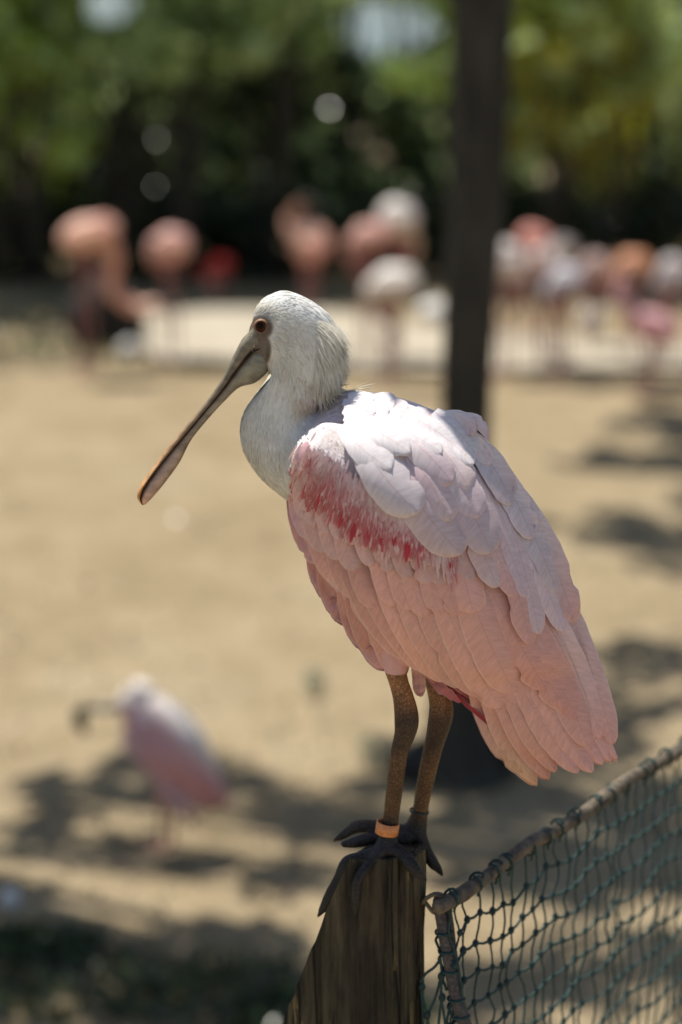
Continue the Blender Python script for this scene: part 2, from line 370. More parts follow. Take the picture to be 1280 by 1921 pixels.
# --- shrubs behind the flamingos
def shrub(label, x, y, rx, ry, h, n, colr, leaf=.07, clumps=26, avoid=None, name='shrub', z0=0.0, droop=.3, mixc=None, pale=.05):
    root = thing(name, label, 'shrub', (x, y, 0), 'shrubs and trees behind the flamingos')
    V = []; F = []; pts = []; cols = []
    for i in range(clumps):
        a = random.uniform(0, 6.283); r = math.sqrt(random.random()); zz = z0+(h-z0)*random.random()**.8
        sh = math.sqrt(max(.12, 1-((zz/h)-.45)**2*2.4))
        c = (x+rx*r*math.cos(a)*sh, y+ry*r*math.sin(a)*sh, zz)
        cr = random.uniform(.22, .42)*min(1.3, rx)
        q = cluster_pts(c, cr, n//clumps, .75); col = leafcols(len(q), mixc if (mixc and random.random() < .35) else colr)*random.uniform(.6, 1.4)
        if i % 4 == 0: tubegeo(smooth_path([(x, y, 0), ((x+c[0])/2, (y+c[1])/2, c[2]*.6), c], 3), [.018-.002*j for j in range(7)], 5, V=V, F=F)
        pts.append(q); cols.append(col)
    pts = np.concatenate(pts); cols = np.concatenate(cols); pl_ = np.random.uniform(size=len(pts)) < pale; cols[pl_] = (.62, .78, .36); lsz = np.where(pl_, leaf*np.random.uniform(1.8, 3.4, len(pl_)), leaf)  # oversized pale leaves stand in for sunlit points in the blur
    keep = pts[:, 2] > .02
    if avoid:
        for (au, av, ar) in avoid:
            d = pts-np.array(CAM)[None]; dep = d@np.array(FW); uu = 640+FPX*d[:, 0]/dep; vv = 960.5-FPX*(d@np.array(UP))/dep
            keep &= (((uu-au)/ar[0])**2+((vv-av)/ar[1])**2) > 1
    leafmesh('foliage', pts[keep], lsz[keep], M['leaf'], root, cols[keep], .55, droop=droop)
    mesh_obj('stems', V, F, M['bark'], root)
    return root
HOLES = [(728, 50, (105, 58)), (205, 8, (56, 44))]
shrub('sunlit yellow-green bush at the far left edge', -2.55, 20.3, .8, .5, 2.4, 2300, GREENS['yellow'], .08, 40, HOLES, mixc=GREENS['mid'])
shrub('grey-green bush above the two left flamingos', -1.5, 21.2, 1.0, .6, 2.9, 3400, GREENS['grey'], .075, 50, HOLES, mixc=GREENS['dark'], z0=.8)
shrub('deep green low bush behind the third flamingo from the left', -.35, 21.3, 1.1, .5, 2.2, 9000, GREENS['dark'], .08, 34, HOLES)
shrub('bright green bush with a bright gap just left of the trunk', .7, 22.3, .9, .6, 3.1, 2400, GREENS['yellow'], .08, 34, HOLES, z0=1.3, mixc=GREENS['grey'])
shrub('dark bush low between the trunk and the white flamingos', .6, 20.9, .9, .5, 1.5, 6000, GREENS['dark'], .08, 26, HOLES)
shrub('olive bush with yellow sprays just right of the trunk', 1.75, 20.4, .75, .5, 2.7, 2400, GREENS['olive'], .08, 34, HOLES, mixc=(.50, .38, .05))
shrub('dark olive bush filling the right edge', 2.75, 20.8, .9, .6, 2.9, 2600, (.16, .2, .07), .08, 40, HOLES, mixc=GREENS['olive'])
bigs = [(-3.4, 24.5, 'tall dark evergreen behind the yellow-green bush'), (-1.6, 25, 'tall dark evergreen behind the grey-green bush'), (.1, 24.6, 'tallest dark evergreen behind the middle flamingos'), (1.8, 25.4, 'tall dark evergreen behind the trunk'), (3.5, 24.6, 'tall dark evergreen behind the right-hand flock')]
for x, y, lb in bigs: shrub(lb, x, y, 1.5, .9, 6.0, 17000, (.05, .08, .035), .12, 90, HOLES, name='evergreen_tree')
for i, (x, lb) in enumerate([(-7, 'bushy tree far out to the left behind the yard'), (7, 'bushy tree far out to the right behind the yard')]):
    shrub(lb, x, 24, 2.2, 1.2, 5.5, 9000, GREENS['mid'], .13, 50, name='evergreen_tree')
for i, (x, lb) in enumerate([(-2.7, 'dark bush behind the yellow-green one at far left'), (-1.5, 'dark bush second from the left in the back row'), (-.2, 'dark bush in the middle of the back row'), (1.2, 'dark bush in the back row right behind the trunk'), (2.3, 'dark bush in the back row near the right edge'), (3.4, 'dark bush in the back row past the right edge')]):
    shrub(lb, x, 22.9, .85, .4, 2.9, 6500, (.03, .05, .022), .13, 46, HOLES, pale=.012)
for i, (x, lb) in enumerate([(-2.5, 'low dark undergrowth bush at the far left behind the flock'), (-1.5, 'low dark undergrowth bush behind the second flamingo'), (-.6, 'low dark undergrowth bush behind the red bird'), (.4, 'low dark undergrowth bush behind the white flamingos'), (1.4, 'low dark undergrowth bush right of the trunk'), (2.4, 'low dark undergrowth bush at the right edge')]):
    shrub(lb, x, 19.9, .65, .25, .62, 2600, (.03, .05, .025), .08, 20, pale=.0)
for lb, x, y, cc in [('grey-green sprays hanging along the top in the middle', -.5, 19.7, 'grey'), ('pale green sprays hanging at the top left of the middle', -1.2, 19.5, 'grey'), ('yellow sprays hanging halfway down right of the trunk', 1.65, 19.5, 'olive'), ('yellow-green sprays hanging over the leftmost flamingo', -2.35, 19.5, 'yellow'), ('pale green sprays hanging at the top left', -1.7, 19.7, 'grey'), ('yellow-green sprays hanging between the bright gap and the trunk', .95, 19.8, 'yellow'), ('olive sprays hanging at the top right', 2.1, 19.7, 'olive'), ('yellow-green sprays at the top left corner', -2.6, 19.6, 'yellow')]:
    low_ = 'over the leftmost' in lb or 'halfway' in lb; mid_ = 'middle' in lb; shrub(lb, x, y, .5 if low_ else .75, .35, 2.9, 2300, GREENS[cc], .075, 40, HOLES, z0=1.0 if low_ else (1.7 if mid_ else 1.5), pale=.10 if low_ else .20)
# unseen trees added left and right of the yard to block side sky
for i, (x, y) in enumerate([(-5.6, 6), (-5.9, 11), (-6.1, 16.5), (5.8, 7), (6.0, 12), (6.2, 17.5)]):
    sd_ = 'left' if x < 0 else 'right'
    o = shrub('%s added sky-blocking tree along the %s side of the yard' % (('near', 'middle', 'far')[i % 3], sd_), x, y, 1.8, 2.4, 7.5, 5000, GREENS['mid'], .24, 46, name='sky_block_tree')
    o['category'] = 'tree'; o['group'] = 'unseen trees added beside the yard to block the sky'
# low grass and weeds
def groundcover(name, label, blobs, col, size, n, h=.1):
    pts = []
    for (u, v, ru, rv) in blobs:
        g0 = G(u, v); gx = abs(G(u+ru, v).x-g0.x); gy = abs(G(u, v-rv).y-G(u, v+rv).y)/2
        a = np.random.uniform(0, 6.283, n); r = np.sqrt(np.random.uniform(0, 1, n))
        pts.append(np.stack([g0.x+gx*r*np.cos(a), g0.y+gy*r*np.sin(a), np.random.uniform(.0, h, n)], 1))
    pts = np.concatenate(pts); o = leafmesh(name, pts, size, M['leaf'], None, leafcols(len(pts), col, .45), .35, droop=-1.2)
    tag(o, label, 'ground cover', kind='stuff'); return o
groundcover('ground_cover', 'low dark green weeds in the shade at bottom left', [(140, 1850, 260, 70), (420, 1870, 220, 70), (60, 1780, 140, 30), (620, 1920, 200, 60)], (.07, .10, .045), .05, 650, .05)
groundcover('grass', 'thin grass strip along the pale path edge', [(90, 600, 190, 34), (450, 688, 280, 4), (110, 660, 150, 18)], (.13, .14, .07), .06, 420, .04)
groundcover('weeds', 'small pale weed tuft on sand behind the legs', [(700, 1420, 34, 20), (590, 1290, 20, 12), (935, 1410, 35, 25)], (.34, .38, .28), .04, 70, .07)
def litter(name, label, u0, u1, v0, v1, n, cols_, size, z=.012):
    pts = []; cc = []
    for _ in range(n):
        g = G(random.uniform(u0, u1), random.uniform(v0, v1)); pts.append((g.x, g.y, z+.035*noise.noise(Vector((g.x*.9, g.y*.9, 0))) if False else z+random.uniform(0, .02))); cc.append([x*random.uniform(.7, 1.2) for x in random.choice(cols_)])
    tag(leafmesh(name, np.array(pts), size, M['leaf'], None, np.array(cc), .5), label, 'litter', kind='stuff')
litter('leaf_litter', 'dry leaves and small debris strewn over the sand', -50, 1330, 640, 1940, 1500, [(.25, .18, .10), (.12, .09, .06), (.30, .26, .16)], .035)
litter('down_feathers', 'small fallen white feathers on the sand', -50, 1330, 640, 1800, 14, [(.6, .56, .54)], .045)
# dark humps at the foot of the tree
def lump(u, v, rx, rz, label, col):
    g = G(u, v); V = []; F = []
    ellipsoid((g.x, g.y, rz*.5), (Vector((rx, 0, 0)), Vector((0, rx*.7, 0)), Vector((0, 0, rz))), V, F, 20, 12)
    for i, p in enumerate(V):
        c = Vector((g.x, g.y, rz*.5)); V[i] = c+(p-c)*(1+.35*noise.noise(p*7))
    return tag(mesh_obj('lump', V, F, col), label, 'lump')
mst = m_noise('dark_hump', (.015, .015, .015), (.04, .038, .034), 12, .85, .5, .01)
lump(905, 1440, .17, .14, 'larger dark stone right of the tree foot', mst); lump(812, 1452, .12, .10, 'smaller dark stone left of the tree foot', mst)
mw = m_noise('glint_white', (.75, .73, .7), (.85, .83, .8), 20, .5, .3, .004)  # white bodies added in place of bright glints on the ground
lump(1112, 615, .10, .10, 'white stone in the right-hand flock, standing in for a sun glint', mw); lump(815, 600, .11, .10, 'white stone standing in for a glint just left of the tree trunk', mw)
lump(240, 672, .07, .08, 'white stone standing in for a glint under the neck of the leftmost flamingo', mw); lump(18, 1695, .03, .03, 'tiny white glint stand-in at the left edge near the weeds', mw)
lump(195, 645, .26, .3, 'dark hump below the leftmost flamingo', mst)  # plain dark hump below the leftmost flamingo

# ---------------------------------------------------------------- flamingos
def flamingo(label, u, v, D, L, H, W, tilt, col, colb, neck, head=True, legs=True, headc=None, name='flamingo', billc=(.03, .02, .02), cat='flamingo', group='flamingos flocking in front of the shrubs'):
    """u,v body centre; L length, H height of body m; neck list of px points from the body"""
    c = onY(u, v, D); root = thing(name, label, cat, (c.x, D, 0), group); L *= .73; H *= .77; W *= .80
    V = []; F = []; ca, sa = math.cos(tilt), math.sin(tilt)
    ellipsoid(c, (Vector((ca, 0, sa))*L/2, Vector((0, 1, 0))*W/2, Vector((-sa, 0, ca))*H/2), V, F)
    ellipsoid(c+Vector((ca, 0, sa))*L*.38, (Vector((ca, 0, sa))*L*.28, Vector((0, 1, 0))*W*.28, Vector((-sa, 0, ca))*H*.25), V, F)
    sc_ = onY(u+1, v, D).x-c.x
    hp = None
    if neck:
        pp = [onY(a, b_, D-.0) for a, b_ in neck]; pp = [Vector(p) for p in smooth_path(pp, 5)]
        tubegeo(pp, [.055-.02*i/len(pp) for i in range(len(pp))], 12, V=V, F=F); hp = pp[-1]
        d = (pp[-1]-pp[-3]).normalized()
        ellipsoid(hp, (d*.06, Vector((0, .035, 0)), d.cross(Vector((0, 1, 0)))*.042), V, F, 14, 10)
    legp = []
    if legs:
        for k, dy in enumerate((-.05, .06)):
            x0 = c.x+(.03 if k else -.03); zt = c.z-H*.3; kn = zt*.55
            p = [Vector((x0, D+dy, zt)), Vector((x0+.01, D+dy, kn+.02)), Vector((x0-.01, D+dy, kn)), Vector((x0, D+dy, .03)), Vector((x0-.005, D+dy, .012))]
            tubegeo(p, [.03, .014, .018, .012, .014], 8, V=V, F=F)
            for an in (-.5, 0, .5):
                tubegeo([p[-1], p[-1]+Vector((-.09*math.cos(an), .09*math.sin(an), -.004))], [.012, .007], 6, V=V, F=F)
    me = remesh(V, F, .0085, 4); co = co_array(me)
    rel = (co-np.array(c)[None]); t = np.clip((rel[:, 2]*ca-rel[:, 0]*sa)/(H/2)*.7+.8, 0, 1)[:, None]  # paler upper body: sunlit tops put into the plumage colour
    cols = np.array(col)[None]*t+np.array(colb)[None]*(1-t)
    lg = (co[:, 2] < c.z-H*.42) & (np.abs(co[:, 0]-c.x) < .12); cols[lg] = (.35, .16, .15)
    if hp is not None:
        hd = np.linalg.norm(co-np.array(hp)[None], axis=1) < .1
        if headc: cols[hd] = headc
    set_cols(me, cols); me.materials.append(M['flam']); o = bpy.data.objects.new('body', me); COL.objects.link(o); kid(o, root)
    if hp is not None and head:
        V = []; F = []; dn = (d+Vector((0, 0, -1.2))).normalized()
        tubegeo([hp+d*.03, hp+d*.085, hp+d*.1+dn*.04, hp+d*.1+dn*.08], [.026, .024, .018, .006], 10, V=V, F=F)
        cc = [billc]*len(V); mesh_obj('bill', V, F, M['bill'], root, cc)
        V = []; F = []; ellipsoid(hp+Vector((0, -.033, .012)), (Vector((.007, 0, 0)), Vector((0, .005, 0)), Vector((0, 0, .007))), V, F, 8, 6)
        mesh_obj('eye', V, F, M['bill'], root, [(.5, .35, .05)]*len(V))
    # folded wing: overlapping long feathers along each flank
    for sy in (-1, 1):
        V = []; F = []; cl = []
        for r in range(3):
            for q in range(5):
                a = c+Vector((ca, 0, sa))*L*(-.3+.14*q)+Vector((-sa, 0, ca))*H*(.28-.22*r); a.y = D+sy*(W*.47-.02*abs(r-1))
                b_ = a+Vector((ca, 0, sa))*L*.3-Vector((-sa, 0, ca))*H*.08
                s0 = len(V); tubegeo([a, a*.6+b_*.4, b_], [(.006, .02), (.008, .035), (.004, .01)], 6, V=V, F=F)
                cl += [tuple(x*random.uniform(.9, 1.08) for x in (col if r < 2 else colb))]*(len(V)-s0)
        mesh_obj('wing', V, F, M['flam'], root, cl)
    return root
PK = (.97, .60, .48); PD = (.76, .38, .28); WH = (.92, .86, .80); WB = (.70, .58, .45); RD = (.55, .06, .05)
DF = 16.0
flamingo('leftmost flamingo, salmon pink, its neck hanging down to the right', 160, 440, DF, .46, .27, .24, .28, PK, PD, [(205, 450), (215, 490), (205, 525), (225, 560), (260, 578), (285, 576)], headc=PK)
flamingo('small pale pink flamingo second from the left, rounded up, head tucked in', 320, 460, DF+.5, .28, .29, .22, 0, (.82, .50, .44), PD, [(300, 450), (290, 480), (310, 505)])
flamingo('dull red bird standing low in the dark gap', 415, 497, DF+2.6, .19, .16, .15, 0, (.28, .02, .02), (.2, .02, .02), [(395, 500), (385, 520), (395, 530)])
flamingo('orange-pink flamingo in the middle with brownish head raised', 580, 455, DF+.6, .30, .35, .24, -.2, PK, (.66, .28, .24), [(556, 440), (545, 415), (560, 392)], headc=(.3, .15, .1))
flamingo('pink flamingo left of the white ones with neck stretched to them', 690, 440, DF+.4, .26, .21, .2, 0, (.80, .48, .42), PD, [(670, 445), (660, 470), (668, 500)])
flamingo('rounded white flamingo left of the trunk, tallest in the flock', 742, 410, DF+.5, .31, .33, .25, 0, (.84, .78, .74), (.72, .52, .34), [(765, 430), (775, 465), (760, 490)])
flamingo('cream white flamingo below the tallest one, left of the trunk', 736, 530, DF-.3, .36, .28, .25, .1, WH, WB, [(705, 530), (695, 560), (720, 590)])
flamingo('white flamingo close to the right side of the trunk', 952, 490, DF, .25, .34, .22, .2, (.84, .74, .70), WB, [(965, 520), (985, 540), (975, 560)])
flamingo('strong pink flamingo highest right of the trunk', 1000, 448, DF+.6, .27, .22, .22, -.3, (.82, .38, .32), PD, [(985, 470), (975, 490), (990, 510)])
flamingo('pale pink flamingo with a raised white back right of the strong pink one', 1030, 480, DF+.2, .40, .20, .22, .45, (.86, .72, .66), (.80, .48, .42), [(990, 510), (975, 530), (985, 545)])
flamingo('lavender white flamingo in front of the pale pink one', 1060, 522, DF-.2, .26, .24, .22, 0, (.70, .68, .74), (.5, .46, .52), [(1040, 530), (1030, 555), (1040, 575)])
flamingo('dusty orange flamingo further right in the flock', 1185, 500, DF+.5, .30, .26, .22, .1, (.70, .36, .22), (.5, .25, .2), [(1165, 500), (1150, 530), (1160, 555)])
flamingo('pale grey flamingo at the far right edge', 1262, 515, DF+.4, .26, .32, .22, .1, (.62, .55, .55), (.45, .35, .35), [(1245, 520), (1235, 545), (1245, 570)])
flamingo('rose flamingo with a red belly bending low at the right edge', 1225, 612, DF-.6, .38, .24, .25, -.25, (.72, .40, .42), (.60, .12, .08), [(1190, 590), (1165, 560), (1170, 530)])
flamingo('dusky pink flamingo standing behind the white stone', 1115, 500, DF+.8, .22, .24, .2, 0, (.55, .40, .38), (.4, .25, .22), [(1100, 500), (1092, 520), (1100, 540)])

# small spoonbill on the sand at lower left
gs = G(302, 1592); Ds = gs.y-.0
def qs(u, v, dy=0): return onY(u, v, Ds+dy)
root = thing('spoonbill', 'blurred pink and white spoonbill standing on the sand, dark bill held out to the left', 'bird', (gs.x, gs.y, 0))
V = []; F = []
secs = [((225, 1330), 22, .03), ((250, 1330), 45, .06), ((285, 1360), 62, .085), ((325, 1405), 66, .09), ((360, 1445), 52, .07), ((395, 1485), 34, .045), ((420, 1510), 18, .02)]
pp = smooth_path([(a[0], a[1], r, d) for a, r, d in secs], 4); sc2 = qs(301, 1400).x-qs(300, 1400).x
tubegeo([qs(p[0], p[1]) for p in pp], [(p[3], p[2]*sc2) for p in pp], 20, V=V, F=F)
ellipsoid(qs(262, 1297), (Vector((.05, 0, 0)), Vector((0, .045, 0)), Vector((0, 0, .038))), V, F)
for dx, dy in ((0, -.03), (22, .04)):
    tubegeo([qs(300+dx, 1470, dy), qs(304+dx, 1530, dy), qs(300+dx, 1590, dy)], [.016, .01, .01], 8, V=V, F=F)
    for an in (-.5, 0, .5): tubegeo([qs(300+dx, 1588, dy), qs(300+dx, 1590, dy)+Vector((-.06*math.cos(an), .06*math.sin(an), 0))], [.009, .005], 6, V=V, F=F)
me = remesh(V, F, .006, 5); co = co_array(me); uv = np.array([proj(Vector(c)) for c in co])
# back (upper right) white, flank rose
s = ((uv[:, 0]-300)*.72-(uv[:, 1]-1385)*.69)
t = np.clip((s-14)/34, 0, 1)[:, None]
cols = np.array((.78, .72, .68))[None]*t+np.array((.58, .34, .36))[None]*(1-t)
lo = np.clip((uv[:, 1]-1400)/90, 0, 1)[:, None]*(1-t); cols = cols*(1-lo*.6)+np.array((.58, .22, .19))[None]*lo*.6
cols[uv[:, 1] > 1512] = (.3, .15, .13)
hd = (uv[:, 1] < 1322) & (uv[:, 0] < 330); cols[hd] = (.76, .68, .63)
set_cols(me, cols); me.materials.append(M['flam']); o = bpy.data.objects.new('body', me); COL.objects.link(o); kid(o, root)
V, F = tubegeo([qs(232, 1322), qs(205, 1330), qs(180, 1328), qs(160, 1330), qs(148, 1340), qs(150, 1358), qs(160, 1376)], [(.026, .018), (.018, .013), (.016, .012), (.02, .016), (.028, .024), (.028, .022), (.012, .012)], 10)
mesh_obj('bill', V, F, M['bill'], root, [(.035, .045, .03)]*len(V))
V = []; F = []; ellipsoid(qs(245, 1285, -.055), (Vector((.008, 0, 0)), Vector((0, .006, 0)), Vector((0, 0, .008))), V, F, 8, 6); mesh_obj('eye', V, F, M['bill'], root, [(.3, .02, .01)]*len(V))
for sy in (-1, 1):
    V = []; F = []; cl = []
    for r in range(3):
        for q in range(4):
            u0 = 262+q*28+r*-14; v0 = 1330+q*34+r*26
            a = qs(u0, v0, sy*(.075-.008*q)); b_ = qs(u0+48, v0+62, sy*(.066-.012*q)); s0 = len(V)
            tubegeo([a, a*.5+b_*.5, b_], [(.005, .018), (.007, .028), (.003, .01)], 6, V=V, F=F)
            cl += [(.60, .37, .39) if r else (.72, .60, .60)]*(len(V)-s0)
    mesh_obj('wing', V, F, M['flam'], root, cl)

# ---------------------------------------------------------------- the post
def m_post():
    k = NB('weathered_post_wood'); k.b.inputs['Roughness'].default_value = .85; k.b.inputs['Specular IOR Level'].default_value = .25
    n = k.noise(k.coord((50, 50, 4.5)), 1, 8, .72); n2 = k.noise(k.coord((14, 14, 5)), 1, 5, .6); n3 = k.noise(k.coord((130, 130, 22)), 1, 3, .6)
    c = k.ramp(n, [(.36, (.010, .009, .008)), (.45, (.050, .044, .034)), (.58, (.10, .088, .066)), (.72, (.17, .145, .105))])
    c = k.mix(c, k.ramp(n2, [(.35, (.55, .52, .5)), (.65, (1.25, 1.2, 1.05))]), 1.0, 'MULTIPLY')
    fl = k.math('MULTIPLY', k.ramp(n3, [(.58, (0, 0, 0)), (.66, (1, 1, 1))]), k.ramp(n2, [(.48, (0, 0, 0)), (.62, (.75, .75, .75))]))
    ck = k.ramp(k.noise(k.coord((26, 26, 1.1)), 1, 3, .5), [(.475, (1, 1, 1)), (.498, (.12, .11, .1)), (.502, (.12, .11, .1)), (.525, (1, 1, 1))]); c = k.mix(c, ck, 1.0, 'MULTIPLY')
    c = k.mix(c, (.30, .22, .10), fl); pg = k.ramp(k.noise(k.coord((5, 5, 4)), 1, 4), [(.4, (.62, .66, .60)), (.65, (1.15, 1.08, .98))]); c = k.mix(c, pg, 1.0, 'MULTIPLY'); k.color(c); k.bump(k.math('ADD', n, k.math('MULTIPLY', n2, .5)), .9, .004); return k.m
ptop = P(720, 1600, 30).z
pc = P(634, 1640, -22); ZB = -.05
HX = 162*S*1.03; HY = 78*S
def ztop(x, y):
    xa = P(652, 1625, 40).x; slope = 296/112.0
    xa += (y-(pc.y-HY))*.45
    xa += .0035*noise.noise(Vector((x*90, y*60, 3)))+.002*noise.noise(Vector((x*300, y*200, 7)))
    return min(ptop-.002, ptop-.004-(xa-x)*slope) if x < xa else ptop-.002+.0015*math.sin(x*200)
root = thing('post', 'weathered wooden fence post with a steep slanting cut, under the perched spoonbill', 'post', (pc.x, pc.y, 0))
V = []; F = []; NS = 240; NR = 150; cracks = [(random.uniform(3.6, 5.9), random.uniform(.02, .04), random.uniform(2, 7)) for _ in range(9)]
for j in range(NR+1):
    for i in range(NS):
        a = 2*math.pi*i/NS; ca, sa = math.cos(a), math.sin(a)
        e = 2/3.6; x = HX*abs(ca)**e*(1 if ca >= 0 else -1); y = HY*abs(sa)**e*(1 if sa >= 0 else -1)
        zt = ztop(pc.x+x, pc.y+y); zb = ptop-.42
        kk = j/NR; z = zt-(zt-min(zb, zt-.01))*kk**1.2 if j < NR else ZB
        d = .0022*noise.noise(Vector((i*.55, z*5, 1)))+.0014*noise.noise(Vector((i*1.3, z*9, 4)))
        for (ac, wd, ph) in cracks:
            aa = ac+.012*math.sin(z*25+ph); dd = abs(a-aa)
            if dd < wd: d -= .010*(1-dd/wd)*max(0, min(1, .5+.9*noise.noise(Vector((ph*3, z*4, 0)))+.2))
        f = 1+d/.06
        V.append(Vector((pc.x+x*f, pc.y+y*f, z)))
for j in range(NR):
    for i in range(NS): F.append((j*NS+i, (j+1)*NS+i, (j+1)*NS+(i+1) % NS, j*NS+(i+1) % NS))
# cap: rings towards centre line
prev = 0; base = len(V); RC = 14
for r in range(1, RC+1):
    fr = 1-r/(RC+.0)
    for i in range(NS):
        p = V[i]; x = pc.x+.02+(p.x-pc.x-.02)*fr; y = pc.y+(p.y-pc.y)*fr
        V.append(Vector((x, y, ztop(x, y)+.0016*noise.noise(Vector((x*260, y*80, 0))))))
for r in range(RC):
    o0 = 0 if r == 0 else base+(r-1)*NS; o1 = base+r*NS
    for i in range(NS): F.append((o0+i, o0+(i+1) % NS, o1+(i+1) % NS, o1+i))
mesh_obj('shaft', V, F, m_post(), root)

# ---------------------------------------------------------------- the perched spoonbill
rootP = P(745, 1600, 10)
bird = thing('spoonbill', 'large roseate spoonbill in sharp focus, perched on the wooden post', 'bird', tuple(rootP))
SEC = [((562, 800), (505, 868), 42), ((640, 732), (548, 935), 92), ((740, 735), (574, 1015), 118), ((850, 778), (612, 1100), 127), ((925, 862), (668, 1180), 122), ((982, 950), (740, 1245), 105),
       ((1033, 1045), (830, 1282), 82), ((1074, 1165), (915, 1335), 56), ((1112, 1290), (960, 1400), 34), ((1135, 1380), (1020, 1430), 18)]
SP = smooth_path([(a[0], a[1], b_[0], b_[1], d) for a, b_, d in SEC], 8)
def prof(t):
    tm = -.08
    if t > tm: return max(0, 1-((t-tm)/(1-tm))**1.45)**.85
    return max(0, 1-((tm-t)/(1+tm))**2.1)**.5
kdp = []
for q in SP:
    for it in range(-30, 31):
        t = it/30; cx = (q[0]+q[2])/2+(q[0]-q[2])/2*t; cy = (q[1]+q[3])/2+(q[1]-q[3])/2*t
        kdp.append((cx, cy, q[4]*1.4*prof(t)))
KD = kdtree.KDTree(len(kdp))
for i, q in enumerate(kdp): KD.insert((q[0], q[1], 0), i)
KD.balance()
WING = smooth_path([(660, 800), (610, 793), (572, 812), (550, 845), (543, 900), (552, 960), (575, 1022), (600, 1075), (650, 1125), (720, 1180), (800, 1235), (900, 1280), (985, 1270), (1060, 1260), (1080, 1180), (1040, 1060), (970, 940), (880, 850), (760, 800), (660, 800)], 4)
WA = np.array(WING)
def wingdist(u, v):
    p = np.array((u, v)); A = WA[:-1]; B = WA[1:]; AB = B-A; t = np.clip(((p-A)*AB).sum(1)/((AB*AB).sum(1)+1e-9), 0, 1)
    d = np.sqrt((((A+AB*t[:, None])-p)**2).sum(1)).min()
    ins = False
    for a, b_ in zip(A, B):
        if (a[1] > v) != (b_[1] > v) and u < (b_[0]-a[0])*(v-a[1])/(b_[1]-a[1])+a[0]: ins = not ins
    return d if ins else -d
def Wb(u, v):
    s = 0; ws = 0
    for co, i, d in KD.find_n((u, v, 0), 6):
        w_ = 1/(d*d+4); s += kdp[i][2]*w_; ws += w_
    return s/ws
def Wt(u, v):
    d = max(0, min(1, wingdist(u, v)/42)); return Wb(u, v)+26*math.sqrt(1-(1-d)**2)
V = []; F = []
sh = .95
pts = []; rad = []
base = 0; NSG = 32
for q in SP:
    c = P((q[0]+q[2])/2, (q[1]+q[3])/2); hu = P((q[0]+q[2])/2+(q[0]-q[2])/2*sh, (q[1]+q[3])/2+(q[1]-q[3])/2*sh)-c
    for k in range(NSG):
        a = 2*math.pi*k/NSG; t = math.cos(a); s = math.sin(a)
        V.append(c+hu*t+Vector((0, 1, 0))*(-(1 if s > 0 else -1)*(q[4]*1.4*prof(t*.999)*.96-5*abs(s))*S))
n = len(SP)
for i in range(n-1):
    for k in range(NSG): F.append((i*NSG+k, i*NSG+(k+1) % NSG, (i+1)*NSG+(k+1) % NSG, (i+1)*NSG+k))
F.append(tuple(range(NSG))); F.append(tuple((n-1)*NSG+k for k in range(NSG))[::-1])
X3 = Vector((1, 0, 0)); Y3 = Vector((0, 1, 0)); Z3 = Vector((0, 0, 1))
def ell(u, v, ru, rv, rd, rot=0):
    c, s = math.cos(rot), math.sin(rot)
    ellipsoid(P(u, v), ((X3*c-Z3*s)*ru*S, Y3*rd*S, (X3*s+Z3*c)*rv*S), V, F, 28, 16)
for e in [(740, 1190, 42, 78, 42), (488, 634, 22, 40, 19)]: ell(*e)
NSEC = [((474, 596), (482, 640), 10), ((484, 571), (497, 686), 26), ((506, 553), (512, 700), 35), ((540, 546), (510, 710), 40), ((588, 566), (496, 724), 43), ((624, 600), (480, 742), 44), ((636, 655), (462, 766), 44), ((626, 712), (452, 795), 47),
        ((598, 752), (454, 832), 52), ((600, 768), (470, 868), 60), ((640, 770), (498, 903), 74), ((700, 790), (545, 940), 90)]
NP_ = smooth_path([(a[0], a[1], b_[0], b_[1], d) for a, b_, d in NSEC], 6); b0 = len(V)
for q in NP_:
    c = P((q[0]+q[2])/2, (q[1]+q[3])/2); hu = P(q[0], q[1])-c
    for k in range(NSG):
        a = 2*math.pi*k/NSG; V.append(c+hu*math.cos(a)-Y3*(math.sin(a)*q[4]*S))
for i in range(len(NP_)-1):
    for k in range(NSG): F.append((b0+i*NSG+k, b0+i*NSG+(k+1) % NSG, b0+(i+1)*NSG+(k+1) % NSG, b0+(i+1)*NSG+k))
F.append(tuple(b0+k for k in range(NSG))); F.append(tuple(b0+(len(NP_)-1)*NSG+k for k in range(NSG))[::-1])
def tubepx(pts, V=V, F=F, seg=14, k=4):
    pp = smooth_path(pts, k); tubegeo([P(p[0], p[1], p[2]) for p in pp], [(p[3]*S*(p[4] if len(p) > 4 else 1), p[3]*S) for p in pp], seg, V=V, F=F)
